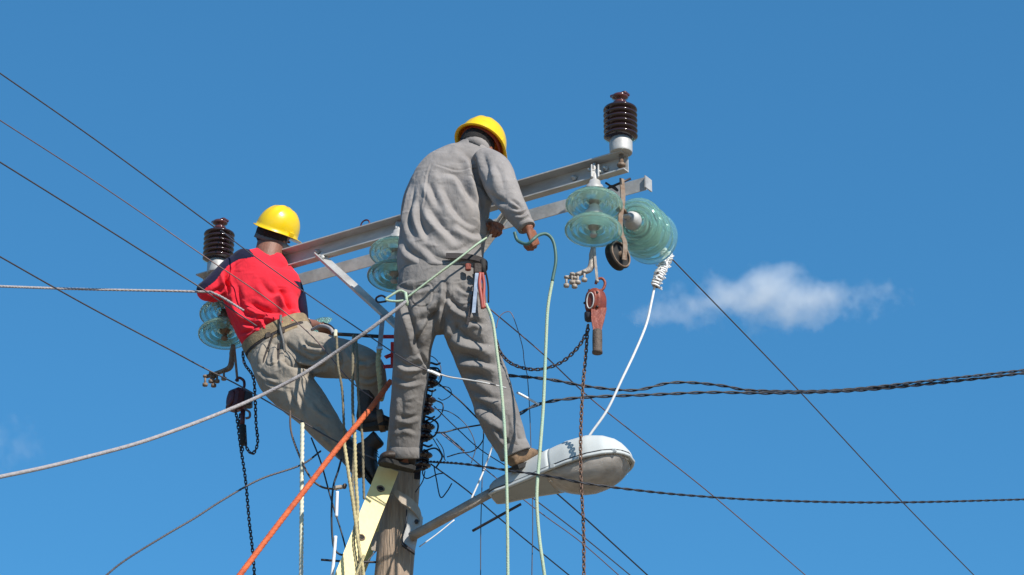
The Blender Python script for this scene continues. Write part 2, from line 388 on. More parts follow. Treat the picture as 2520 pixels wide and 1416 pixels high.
# braces
def brace(a, b, label):
    r = thing('brace', b, label, 'brace', 'diagonal braces under the crossarm')
    a, b = Vector(a), Vector(b); u, v = frame(b - a, Vector((0, -1, 0)))
    mb = MB(); mb.rings([[p + u * x + v * y for x, y in ((-.02, 0), (.02, 0), (.02, .006), (-.014, .006), (-.014, .035), (-.02, .035))] for p in (a, b)], True, False)
    part('angle_strip', mb, M['galv'], r)
    for p, dd in ((a, .03), (b, -.03)):
        q = p.lerp(b if dd > 0 else a, .04); mb = MB(); mb.lathe([(.011, 0), (.011, .018), (.003, .02)], q, (0, -1, 0), 6); part('bolt', mb, M['galv2'], r)
def onarm(px): # point under the arm at photo column px
    best = min((Lt.lerp(Rt, i / 400) for i in range(401)), key=lambda p: abs(to_px(np.array([p]))[0][0] - px)); return best
pb = polept(850, .09)
brace(onarm(795) + bn * .03 - Z * .03, pb, 'diagonal angle brace left of the pole under the crossarm')
brace(onarm(1262) + bn * .03 - Z * .09, pb + Vector((.03, 0, 0)), 'diagonal angle brace right of the pole, below the grey worker\'s hands')

# ------------------------------------------------------------------ brown pin insulators
def pin_insulator(loc, s, label):
    r = thing('pin_insulator', loc, label, 'insulator', 'brown pin insulators on the crossarm')
    o = Vector(loc)
    mb = MB(); mb.lathe([(.046, 0), (.0505, .0), (.051, .001), (.052, .010), (.0525, .040), (.0525, .062), (.052, .063), (.049, .064), (.047, .070), (.046, .082)], o, sides=32); part('base_cap', mb, M['galv2'], r)
    prof = [(.045, .080)]; z = .085
    for k in range(6):
        prof += [(.058, z), (.076, z + .004), (.0785, z + .010), (.076, z + .017), (.062, z + .021), (.058, z + .026)]; z += .030
    prof += [(.052, z + .002), (.030, z + .012), (.022, z + .016)]
    mb = MB(); mb.lathe(prof, o, sides=40); part('shed_body', mb, M['brown'], r)
    mb = MB(); mb.lathe([(.026, z + .008), (.034, z + .018), (.032, z + .026), (.022, z + .034), (.024, z + .040), (.036, z + .048), (.040, z + .058), (.034, z + .066), (.016, z + .066), (.012, z + .060)], o, sides=28)
    part('head', mb, M['redbrown'], r)
    for sgn in (-1, 1):
        mb = MB(); mb.box(o + Z * (z + .066) + bd * .028 * sgn, bd * .014, bn * .022, Z * .008, .004); part('groove_lip', mb, M['redbrown'], r)
    mb = MB(); mb.tube([o + Z * (-.08), o + Z * .01], .011, 8); mb.lathe([(.02, -.075), (.02, -.06)], o, sides=6); part('pin', mb, M['ruststeel'], r)
    r.scale = (1, 1, s)
    return r
onR = PZ(1521, 372, ZA + h) ; onL = PZ(533, 668, ZA + h)
iR = Lt + bd * (onR - Lt).dot(bd) + bn * .034 + Z * h
iL = Lt + bd * (onL - Lt).dot(bd) + bn * .027 + Z * h
pin_insulator(iR, .90, 'brown ribbed pin insulator standing clear at the right, upper end of the crossarm')
pin_insulator(iL - Z * .012, .88, 'brown ribbed pin insulator beside the red worker\'s left shoulder')

# ------------------------------------------------------------------ glass disc strings
GP_OUT = [(.036, .052), (.050, .050), (.074, .044), (.098, .031), (.118, .013), (.1275, .002), (.1300, -.004), (.1290, -.011), (.123, -.012), (.118, -.004),
          (.112, .006), (.104, .010), (.101, -.012), (.097, -.014), (.092, -.010), (.090, .016), (.080, .020), (.077, -.010), (.072, -.013), (.067, -.008), (.066, .022), (.054, .026), (.050, .000), (.045, -.003), (.040, .002), (.036, .030)]
def disc(parent, o, axis, k, mc):                        # axis points from pin to cap
    o = Vector(o); axis = Vector(axis).normalized()
    a, b = frame(axis); ns = 44
    rings = [[o + axis * hh + (a * math.cos(q) + b * math.sin(q)) * rr for q in (2 * PI * i / ns for i in range(ns))] for rr, hh in GP_OUT]
    mb = MB(); mb.rings(rings, False, True, True); g = part('glass_disc', mb, M['glass'], parent)
    mb = MB(); mb.lathe([(.002, .128), (.020, .128), (.026, .122), (.028, .100), (.040, .092), (.044, .070), (.043, .058), (.036, .056), (.034, .034), (.002, .034)], o, axis, 24); part('cap', mb, mc, parent)
    mb = MB(); mb.lathe([(.002, .04), (.026, .036), (.024, .006), (.012, .002), (.011, -.022), (.017, -.028), (.015, -.036), (.002, -.038)], o, axis, 16); part('pin', mb, mc, parent)
def string(top, axis, count, label, pitch=.142, lead=.06, caps=None):
    top = Vector(top); axis = Vector(axis).normalized()      # axis: down the string
    r = thing('insulator_string', top, label, 'insulator string', 'glass disc insulator strings')
    o = top + axis * (lead + .128)
    mb = MB(); mb.tube([top, top + axis * (lead + .01)], .012, 8)
    s1, s2 = frame(axis); mb.box(top + axis * .0, axis * .022, s1 * .018, s2 * .008, .004); part('clevis', mb, M['galv2'], r)
    for i in range(count): disc(r, o + axis * pitch * i, -axis, 1, (caps or M['galv2']))
    return r, o + axis * (pitch * (count - 1) + .038)
armR = onarm(1462) + bn * .05
hb = MB()
sR, eR = string(P(1464, 430, armR.y - .03), (P(1459, 640, armR.y - .10) - P(1464, 430, armR.y - .03)), 2, 'two pale green glass discs hanging upright under the right arm end', pitch=.139, lead=.035)
mb = MB()
for sx in (-.016, .016): mb.box(P(1464 + sx * 520, 425, armR.y - .03), (.004, 0, 0), (0, .022, 0), (0, 0, .032), .002)
mb.tube([P(1446, 418, armR.y - .03), P(1484, 424, armR.y - .03)], .008, 8)
mb.tube(smooth_path([P(1464, 424, armR.y - .03), P(1462, 404, armR.y - .01), P(1468, 420, armR.y + .05)]), .007, 8)
mb.box(P(1482, 434, armR.y + .01), (.03, 0, 0), (0, .02, 0), (0, 0, .005), .002)
part('shackle', mb, M['galv2'], sR)
def strain_clamp(loc, y, s, label, mt, flip=1):          # loc pixel of its top; gun-shaped bolted clamp hanging with its bolts to the left
    px, py = loc; r = thing('strain_clamp', P(px, py, y), label, 'strain clamp', 'bolted strain clamps under the disc strings')
    Q = lambda dx, dy, dz=0: P(px + dx * s, py + dy * s, y + dz)
    mb = MB()
    mb.tube(smooth_path([Q(2, -8), Q(-1, 20), Q(-6, 44), Q(-26, 54), Q(-54, 64), Q(-62, 66)]), [.011, .012, .013, .014, .015, .016, .016, .014, .014, .014, .014, .014, .014, .015, .015, .015, .015, .015, .015, .014, .014, .013, .013, .012, .012, .012, .012, .012, .012, .011, .011, .011, .011, .011, .010, .010, .010, .010, .010, .009, .008], 8)
    part('clamp_body', mb, mt, r)
    mb = MB()
    for dy in (-.016, .016): mb.bar(Q(4, -6, dy), Q(12, 78, dy), .012, .005, (0, -1, 0))
    mb.tube([Q(12, 74, -.03), Q(12, 74, .03)], .008, 8); part('side_strap', mb, mt, r)
    for (dx, dy) in ((-20, 60), (-36, 66), (-50, 66), (-64, 74), (-44, 76)):
        mb = MB(); up = Q(dx, dy - 11) - Q(dx, dy); c = Q(dx, dy, -.012)
        mb.tube([c + up * 1.0, c - up * 1.3], .0055, 6); mb.lathe([(.013, 0), (.013, .014), (.002, .016)], c - up * .7, -up, 6); mb.lathe([(.011, 0), (.011, .010), (.002, .012)], c + up * .6, up, 6); part('u_bolt', mb, mt, r)
    return r
strain_clamp((1458, 618), armR.y - .03, 1.0, 'bolted clamp dangling above the red lever hoist', M['pipe'])

# dead-end string at far right: it reaches away from the viewer, to the right and down
y0 = R2.y + .12
tA = P(1543, 532, y0); axA = (P(1636, 616, y0 + .62) - tA)
sA, eA = string(tA, axA, 3, 'sloping string of glass discs seen almost end-on at far right', pitch=.130, lead=.03, caps=M['galv2'])
mb = MB(); mb.bar(P(1500, 478, R2.y), tA, .03, .012); part('link', mb, M['ruststeel'], sA)
# middle string, half hidden by the grey worker
aM = onarm(978) + bn * .05
sM, eM = string(P(982, 556, aM.y), P(966, 735, aM.y - .07) - P(982, 556, aM.y), 2, 'pair of green glass discs half hidden behind the grey worker\'s hip', pitch=.132, lead=.03)
# left string
yL = .50
sL, eL = string(P(560, 700, yL), P(548, 905, yL - .10) - P(560, 700, yL), 2, 'two green glass discs under the red worker\'s left arm', pitch=.118, lead=.05, caps=M['ruststeel'])
sB, eB = string(P(720, 770, .75), Vector((.5, .25, -.5)), 1, 'green disc peeping out behind the red worker\'s waist', lead=.02)
strain_clamp((572, 858), yL - .02, 1.05, 'dull bolted clamp hanging left of the red worker\'s hip', M['ruststeel'])

# helper for ropes and wires
def wire(name, label, cat, pts, rpx, m, kind='plain', group=None, pitch=.03, n=8, lobes=3, depth=.22):
    W = [P(*p) for p in pts]; path = smooth_path(W, n) if len(W) > 2 else smooth_path(W, 24)
    r = rpx * .5 * .0019245
    mb = MB()
    if kind == 'plain': mb.tube(path, r, 7)
    else: mb.twisted(path, r, lobes, pitch, 12, pitch / 6, depth)
    mid = W[0]; o = part(name, mb, m); 
    me = o.data; off = mid.copy()
    me.transform(Matrix.Translation(-off)); o.location = off
    return tag(o, label, cat, group)
def pair(name, label, cat, pts, rpx, m, gap, pitch, group=None):
    W = [P(*p) for p in pts]; path = resample(smooth_path(W, 10), .012); r = rpx * .5 * .0019245
    root = thing(name, W[0], label, cat, group)
    for s in (0, 1):
        q = []
        for i, p in enumerate(path):
            t = (path[min(i + 1, len(path) - 1)] - path[max(i - 1, 0)]).normalized(); a, b = frame(t); ph = 2 * PI * i * .012 / pitch + PI * s
            ph += .9 * math.sin(i * .013 + 1.3) + .5 * math.sin(i * .037)
            q.append(p + (a * math.cos(ph) + b * math.sin(ph)) * gap * .5)
        mb = MB(); mb.tube(q, r, 6); part('strand', mb, m, root)
    return root

# ------------------------------------------------------------------ ladder
lad = thing('ladder', (P(852, 1416, -.3).x, -.9, 0), 'pale yellow ladder leaning on the pole, its rail pierced by dark rung ends', 'ladder')
lt, lb = P(957, 1152, -.20), P(851, 1418, -.31)
ld = (lt - lb).normalized(); lb0 = lb - ld * (lb.z / ld.z)
lw = ld.cross(F).normalized()                            # across the rail, as seen
if lw.x < 0: lw = -lw
ln = lw.cross(ld).normalized()
if ln.y > 0: ln = -ln                                    # out of the web, towards the viewer
gap = Vector((-.10, 1, 0)).normalized() * .38
W2 = .047
for k in (0, 1):
    o = gap * k; mb = MB(); sgn = 1 if k == 0 else -1
    sec = [(-W2, 0), (W2, 0), (W2, -.030 * sgn), (W2 - .005, -.030 * sgn), (W2 - .005, -.005 * sgn), (-W2 + .005, -.005 * sgn), (-W2 + .005, -.030 * sgn), (-W2, -.030 * sgn)]
    mb.rings([[p + o + lw * x + ln * z for x, z in sec] for p in (lb0, lt)], True, False); part('rail', mb, M['yellow_rail'], lad)
L = (lt - lb0).length; kk = 0
s0 = (lt - P(935, 1203, -.22)).length
while s0 < L - .1:
    c = lt - ld * s0; mb = MB(); q = []
    a, b = lw, ld
    for r_, d_ in ((.0175, .004), (.0175, -.37), (.012, -.37), (.012, .004)):
        q.append([c + ln * min(d_, .004) * (1 if d_ > 0 else 0) + (gap * (-d_ / .38) if d_ < 0 else Vector((0, 0, 0))) + a * math.cos(t) * r_ * 1.1 + b * math.sin(t) * r_ * .8 for t in (2 * PI * i / 18 for i in range(18))])
    mb.rings(q, False, True, True); part('rung', mb, M['ruststeel'], lad)
    mb = MB(); mb.lathe([(.0165, 0), (.0165, .0015), (.002, .0015)], c + ln * .0002, ln, 18); part('rung_hole_shade', mb, M['sole'], lad)  # black disc paints in the shade inside the hollow rung end
    s0 += .262
# wooden-faced clamp band of the street lamp on the pole
br = thing('lamp_bracket', polept(1290, .09), 'rust stained folded steel bracket clamping the street lamp pipe to the pole', 'bracket')
mb = MB()
pp = smooth_path([P(958, 1194, -.135), P(985, 1212, -.16), P(1012, 1228, -.15), P(1032, 1252, -.12), P(1040, 1285, -.09)], 5)
wd = [Vector((-.004, -.004, -.012 - .036 * min(1, i / 6))) for i in range(len(pp))]
mb.ribbon([p - w_ * -.5 for p, w_ in zip(pp, wd)], Vector((.3, -1, .5)), wd, .006); part('fold_band', mb, M['plate'], br)
def poly_plate(mb, px, y, th=.006): mb.extrude([P(a, b, y) for a, b in px], Vector((0, th, 0)))
mb = MB(); poly_plate(mb, [(1002, 1250), (1030, 1254), (1041, 1275), (1036, 1300), (1028, 1322), (1021, 1356), (990, 1334), (992, 1318), (1001, 1295)], -.115); part('face_plate', mb, M['galv2'], br)
mb = MB(); poly_plate(mb, [(990, 1334), (1021, 1356), (1020, 1362), (988, 1340)], -.135, .03); part('lip', mb, M['darksteel'], br)
mb = MB(); poly_plate(mb, [(913, 1312), (932, 1308), (932, 1358), (914, 1354)], -.02); part('back_plate', mb, M['plate'], br)
mb = MB(); c = P(1025, 1285, -.12); mb.lathe([(.010, 0), (.010, .012), (.003, .014)], c, (0, -1, 0), 6); part('bolt', mb, M['darksteel'], br)
mb = MB(); mb.tube(smooth_path([P(1001, 1255, -.125), P(998, 1290, -.13), P(990, 1330, -.13), P(1003, 1345, -.14)]), .003, 6); part('tie_wire', mb, M['black'], br)

# ------------------------------------------------------------------ street lamp
lampo = thing('street_lamp', P(1222, 1215, -.36), 'pale grey street lamp head on a slanting pipe, worker\'s right boot on it', 'street lamp')
p0, p1 = P(1012, 1322, -.13), P(1232, 1200, -.36)
mb = MB(); mb.tube([p0, p1], .0215, 20); part('pipe', mb, M['pipe'], lampo)
A0, A1 = P(1214, 1220, -.345), P(1552, 1122, -.55)
le = (A1 - A0); LL = le.length; le.normalize(); ls = Vector((0, 0, 1)).cross(le).normalized(); lu = le.cross(ls).normalized()
if lu.z < 0: lu = -lu
roll = Matrix.Rotation(R(-4), 3, le); ls = roll @ ls; lu = roll @ lu
def ip(tab, t):
    for (a, va), (b, vb) in zip(tab, tab[1:]):
        if t <= b:
            f = (t - a) / (b - a); f = f * f * (3 - 2 * f) if False else f; return va + (vb - va) * f
    return tab[-1][1]
HW = [(0, .046), (.04, .060), (.15, .068), (.3, .088), (.42, .112), (.6, .134), (.75, .138), (.86, .124), (.93, .100), (.97, .072), (1, .03)]
HT = [(0, .045), (.04, .062), (.15, .078), (.3, .098), (.42, .112), (.6, .128), (.75, .126), (.86, .104), (.93, .078), (.97, .052), (1, .018)]
def shell(t0, t1, n, ex=0.0, bot=-.0):
    rings = []
    for i in range(n + 1):
        t = t0 + (t1 - t0) * i / n; hw, ht = ip(HW, t) + ex, ip(HT, t) + ex; c = A0 + le * LL * t; r = []
        for k in range(25):
            q = PI * k / 24; x = math.copysign(abs(math.cos(q)) ** .75, math.cos(q)); z = math.sin(q) ** .8
            r.append(c + ls * hw * x + lu * (ht * z))
        r += [c + ls * (-hw) + lu * -.012, c + ls * hw + lu * -.012]
        rings.append(r)
    return rings
mb = MB(); mb.rings(shell(0, .44, 14)); part('gear_cover', mb, M['lamp2'], lampo)
mb = MB(); mb.rings(shell(.15, .47, 12, .004)); part('front_cover', mb, M['lamp'], lampo)
mb = MB(); mb.rings(shell(.472, 1, 30, .002)); part('housing', mb, M['lamp'], lampo)
def rimpath(ex, dz, t0=0.0):
    a, b = [], []
    for i in range(41):
        t = t0 + (1 - t0) * i / 40; c = A0 + le * LL * t + lu * dz; a.append(c + ls * (ip(HW, t) + ex)); b.append(c - ls * (ip(HW, t) + ex))
    return a + b[::-1]
mb = MB(); mb.tube(rimpath(.004, -.014), .0075, 8, True); part('rim', mb, M['lamp'], lampo)
mb = MB(); mb.tube(rimpath(.0025, .0005), .0022, 6, True); part('gasket', mb, M['darksteel'], lampo)
mb = MB(); rr = []
for z in (-.013, -.022):
    rr.append([A0 + le * LL * t + lu * z + ls * s * (ip(HW, t) - (.004 if z > -.02 else .012)) for s, ts in ((1, [i / 12 * .42 + .0 for i in range(13)]), (-1, [.42 - i / 12 * .42 for i in range(13)])) for t in ts])
mb.rings(rr, True, False); part('gear_tray', mb, M['lamp2'], lampo)
DEP = [(0, .0), (.08, .022), (.2, .052), (.35, .078), (.5, .088), (.7, .080), (.85, .058), (.95, .030), (1, .004)]
mb = MB(); rings = []
for i in range(25):
    u_ = i / 24; t = .40 + .57 * u_; hw = ip(HW, t) - .008; dp = ip(DEP, u_) + .001; c = A0 + le * LL * t - lu * .015
    rings.append([c + ls * hw * math.copysign(abs(math.cos(q)) ** .8, math.cos(q)) - lu * dp * (abs(math.sin(q)) ** .8) for q in (PI * k / 20 for k in range(21))])
mb.rings(rings, False); part('lens', mb, M['lens'], lampo)
mb = MB(); rings = []
for i in range(17):
    u_ = i / 16; t = .46 + .46 * u_; hw = (ip(HW, t) - .03) * math.sin(PI * (u_ * .9 + .05)) ** .5; c = A0 + le * LL * t - lu * .018
    rings.append([c + ls * hw * math.cos(q) + lu * .07 * math.sin(q) for q in (PI * k / 12 for k in range(13))])
mb.rings(rings, False); part('reflector', mb, M['tool_steel'], lampo)
mb = MB(); c = A0 + le * LL * .62 - lu * .03; mb.lathe([(.004, -.09), (.018, -.08), (.018, .06), (.012, .09), (.002, .092)], c, le, 16); part('bulb', mb, M['cement'], lampo)
for t in (.5, .93):
    mb = MB(); c = A0 + le * LL * t - ls * (ip(HW, t) + .010) * (1 if (ls.y > 0) else -1) - lu * .012
    mb.box(c, le * .012, ls * .004, lu * .009, .003); part('latch', mb, M['lamp2'], lampo)

# ------------------------------------------------------------------ spool rack on the pole
rk = thing('spool_rack', P(1048, 1040, -.08), 'dark rack of four spool insulators stacked down the pole beside the grey worker\'s leg', 'spool rack')
mb = MB(); mb.bar(P(1050, 895, -.05), P(1026, 1180, -.05), .03, .008, (0, -1, 0)); part('backbone', mb, M['darksteel'], rk)
for px, py in ((1064, 930), (1053, 996), (1050, 1062), (1044, 1132)):
    c = P(px, py, -.12)
    mb = MB(); mb.lathe([(.012, -.034), (.030, -.033), (.036, -.026), (.034, -.018), (.020, -.008), (.017, 0), (.020, .008), (.034, .018), (.036, .026), (.030, .033), (.012, .034)], c, pdir + Vector((.1, -.1, 0)), 24); part('spool', mb, M['brown'], rk)
    mb = MB()
    for s in (-1, 1): mb.bar(c + Z * .041 * s + Vector((.012, -.01, 0)), c + Z * .041 * s + Vector((-.055, .05, 0)), .022, .005, Z)
    mb.tube([c + Z * .05, c - Z * .05], .006, 8); part('bracket', mb, M['darksteel'], rk)
    mb = MB(); mb.tube(smooth_path([c + Vector((-.02, -.02, .04)), c + Vector((-.01, -.045, .055)), c + Vector((.02, -.05, .045)), c + Vector((.035, -.03, .06))], 6), .005, 6)
    mb.tube([c + Vector((.019 * math.cos(q), .019 * math.sin(q), .004 * math.sin(2 * q))) for q in (2 * PI * i / 16 for i in range(16))], .005, 6, True)
    part('tie_wire', mb, M['black'], rk)
rb = thing('red_bracket', P(960, 865, -.1), 'small red steel bracket arms on the pole between the two workers', 'bracket')
for a, b in (((938, 829), (978, 829)), ((944, 903), (978, 901)), ((948, 880), (978, 868)), ((966, 842), (966, 905))):
    mb = MB(); mb.bar(P(*a, -.13), P(*b, -.09), .018, .006, (0, -1, 0)); part('arm', mb, M['red_steel'], rb)
mb = MB(); mb.bar(P(962, 935, -.1), P(928, 985, -.14), .016, .006, (0, -1, 0)); part('stay', mb, M['red_steel'], rb)

# ------------------------------------------------------------------ hoists and chains
def link_mesh():
    mb = MB(); hl, hw, r = .0095, .0062, .0031
    pts = [Vector((hw * math.cos(q), 0, hl * (1 if math.sin(q) >= 0 else -1) * .5 + hw * math.sin(q))) for q in (2 * PI * (i + .5) / 12 for i in range(12))]
    mb.tube(pts, r, 6, True); return mb.mesh('link')
LM = {}
for k in ('chain', 'chain_rust', 'darksteel'):
    LM[k] = link_mesh(); LM[k].materials.append(M[k])
def chain(label, pts, mk='chain', pitch=.0165, jitter=.15, scale=1.0):
    W = [P(*p) for p in pts]; path = resample(smooth_path(W, 12), pitch * scale)
    root = thing('chain', path[0], label, 'chain', 'chains hanging from the lever hoists')
    for i in range(len(path) - 1):
        t = (path[i + 1] - path[i]).normalized(); a, b = frame(t, Vector((.3, 1, .1)))
        ang = PI / 4 + (PI / 2 if i % 2 else 0) + random.uniform(-jitter, jitter)
        x = a * math.cos(ang) + b * math.sin(ang); yv = t.cross(x)
        o = bpy.data.objects.new('link', LM[mk]); sc.collection.objects.link(o); o.parent = root
        o.location = (path[i] + path[i + 1]) / 2 - path[0]
        m3 = Matrix((x, yv, t)).transposed(); o.rotation_euler = m3.to_euler(); o.scale = (scale,) * 3
    return root
hy = armR.y - .03
hr = thing('lever_hoist', P(1465, 745, hy), 'scuffed red lever hoist with a brown grip hanging under the right glass discs', 'lever hoist', 'lever chain hoists')
mb = MB(); mb.tube(smooth_path([P(1474, 716, hy), P(1484, 712, hy), P(1489, 697, hy), P(1482, 686, hy), P(1470, 688, hy), P(1466, 699, hy)], 6), .0065, 8); part('hook', mb, M['hoist_red'], hr)
def oval(mb, c, ax_, u_, hu, hv, th, inset=.15, n=28):
    v_ = Vector(ax_).cross(u_).normalized(); rings = []
    for z, k in ((-th, 1 - inset), (-th * .6, 1), (th * .6, 1), (th, 1 - inset), (th, .25)):
        rings.append([c + Vector(ax_) * z + u_ * hu * k * math.copysign(abs(math.cos(q)) ** .8, math.cos(q)) + v_ * hv * k * math.copysign(abs(math.sin(q)) ** .8, math.sin(q)) for q in (2 * PI * i / n for i in range(n))])
    mb.rings(rings)
hax = Vector((-.55, -.80, -.1)).normalized()
hu_ = (P(1470, 715, hy) - P(1460, 780, hy)); hu_ = (hu_ - hax * hu_.dot(hax)).normalized()
c = P(1466, 746, hy)
mb = MB(); oval(mb, c, hax, hu_, .064, .042, .034); part('gear_case', mb, M['hoist_red'], hr)
mb = MB(); oval(mb, c + hax * .034 + hu_ * .004, hax, hu_, .048, .028, .010, .2); part('cover', mb, M['hoist_red'], hr)
mb = MB(); mb.tube([c + hax * .045 + hu_ * (.036 * math.cos(q)) + hax.cross(hu_) * .018 * math.sin(q) for q in (2 * PI * i / 24 for i in range(24))], .003, 6, True); part('name_plate_rim', mb, M['cement'], hr)
for q in range(5):
    t = 2 * PI * q / 5 + .4; mb = MB(); mb.lathe([(.006, 0), (.006, .007), (.001, .008)], c + hax * .030 + hu_ * .056 * math.cos(t) + hax.cross(hu_) * .036 * math.sin(t), hax, 6); part('screw', mb, M['chain'], hr)
mb = MB(); mb.lathe([(.02, -.03), (.026, -.02), (.026, .02), (.02, .03)], P(1456, 779, hy), (1, .1, .1), 16); part('chain_guide', mb, M['darksteel'], hr)
mb = MB(); lp = [P(1474, 760, hy - .02), P(1471, 790, hy - .035), P(1470, 815, hy - .04)]
mb.rings([[p + Vector((w_ * a, 0, 0)) + Vector((0, d_ * b, 0)) for a, b in ((-1, -1), (1, -1), (1, 1), (-1, 1))] for p, w_, d_ in zip(smooth_path(lp, 4), (.034, .033, .031, .030, .028, .025, .022, .020, .019), (.012,) * 9)], True, False); part('lever', mb, M['hoist_red'], hr)
mb = MB(); mb.lathe([(.018, 0), (.021, .003), (.022, .05), (.021, .098), (.023, .102), (.023, .112), (.018, .114)], P(1470, 813, hy - .04), P(1470, 873, hy - .045) - P(1470, 813, hy - .04), 20); part('grip', mb, M['grip'], hr)
chain('slack chain sagging from the red lever hoist towards the grey worker\'s thigh', [(1222, 838, hy + .1), (1232, 868, hy + .1), (1262, 897, hy + .08), (1318, 910, hy + .05), (1378, 894, hy + .03), (1424, 853, hy + .01), (1450, 806, hy)], 'chain')
chain('long chain hanging straight down from the red lever hoist past the street lamp', [(1447, 800, hy - .0), (1441, 880, hy), (1434, 960, hy), (1429, 1080, hy), (1430, 1180, hy), (1436, 1300, hy), (1437, 1416, hy), (1438, 1620, hy)], 'chain_rust')
yh = yL - .06
hl = thing('lever_hoist', P(590, 990, yh), 'dark lever hoist hanging under the left clamp below the red worker', 'lever hoist', 'lever chain hoists')
mb = MB(); mb.tube(smooth_path([P(588, 962, yh), P(600, 955, yh), P(600, 938, yh), P(588, 930, yh), P(580, 938, yh)], 6), .007, 8); part('hook', mb, M['hoist_dark'], hl)
c = P(583, 985, yh); hu2 = Vector((.12, 0, 1)).normalized(); ha2 = Vector((-.75, -.65, 0)).normalized()
mb = MB(); mb.box(c, ha2 * .036, hu2 * .055, ha2.cross(hu2) * .044, .012); part('gear_case', mb, M['hoist_dark'], hl)
mb = MB(); oval(mb, c + ha2 * .036, ha2, hu2, .040, .030, .008); part('cover', mb, M['hoist_dark'], hl)
mb = MB(); mb.box(P(611, 985, yh), (.020, 0, 0), (0, .03, 0), (0, 0, .036), .006); part('side_case', mb, M['darksteel'], hl)
mb = MB(); mb.tube([P(598, 1010, yh - .03), P(596, 1050, yh - .04)], .012, 8); part('lever', mb, M['hoist_dark'], hl)
mb = MB(); mb.lathe([(.012, 0), (.017, .003), (.017, .10), (.013, .104)], P(597, 1046, yh - .04), P(600, 1098, yh - .04) - P(597, 1046, yh - .04), 14); part('grip', mb, M['sole'], hl)
mb = MB(); mb.tube(smooth_path([P(604, 1008, yh - .03), P(614, 1015, yh - .04), P(614, 1027, yh - .04), P(604, 1030, yh - .04)], 5), .006, 6); part('small_hook', mb, M['wire_red'], hl)
chain('chain looping below the dark hoist beside the red worker\'s knee', [(597, 866, yh - .14), (602, 896, yh - .14), (622, 925, yh - .14), (627, 960, yh - .1), (630, 1040, yh - .05), (634, 1090, yh - .05), (622, 1117, yh - .05), (606, 1100, yh - .05), (602, 1060, yh - .05)], 'chain', scale=.95)
chain('long dark chain hanging from the left hoist down to the bottom edge', [(580, 1012, yh), (586, 1050, yh), (592, 1100, yh), (604, 1180, yh), (613, 1280, yh), (621, 1350, yh), (626, 1416, yh), (634, 1620, yh)], 'chain', scale=.95)
chain('short chain hanging beside the black grip of the left hoist', [(590, 1020, yh), (592, 1060, yh), (597, 1110, yh)], 'chain', scale=.95)

# pulley (snatch block) with its strap
pu = thing('pulley_block', P(1530, 440, R2.y - .05), 'small black wheel pulley on a bent flat strap between the glass discs', 'pulley')
yp = R2.y - .09; q0 = P(1520, 630, yp); pax = Vector((.72, -.68, .1)).normalized()
mb = MB(); mb.lathe([(k_ * .84, z_) for k_, z_ in [(.010, -.016), (.028, -.016), (.030, -.012), (.066, -.012), (.078, -.018), (.080, -.014), (.070, 0), (.080, .014), (.078, .018), (.066, .012), (.030, .012), (.028, .016), (.010, .016)]], q0, pax, 36); part('wheel', mb, M['sole'], pu)
mb = MB(); mb.tube([q0 + pax * .02 + Vector((0, 0, 0)) + (frame(pax)[0] * math.cos(q) + frame(pax)[1] * math.sin(q)) * .060 for q in (2 * PI * i / 28 for i in range(28))], .004, 6, True); part('side_ring', mb, M['ruststeel'], pu)
sp = smooth_path([P(1530, 440, yp - .02), P(1533, 490, yp - .03), P(1527, 535, yp - .04), P(1528, 570, yp - .04), P(1538, 600, yp - .03), P(1536, 640, yp - .03)], 6)
mb = MB(); mb.ribbon(sp, Vector((.5, -.8, 0)), Vector((.020, .012, 0)), .005); part('strap', mb, M['ruststeel'], pu)
mb = MB(); mb.tube([P(1500, 462, yp), P(1552, 440, yp)], .006, 8); mb.tube(smooth_path([P(1484, 478, yp), P(1505, 458, yp), P(1520, 470, yp), P(1490, 450, yp)], 6), .005, 6); part('hanger_pin', mb, M['chain'], pu)
mb = MB(); mb.lathe([(.014, -.03), (.014, .03), (.006, .033)], q0, pax, 8); part('axle', mb, M['ruststeel'], pu)

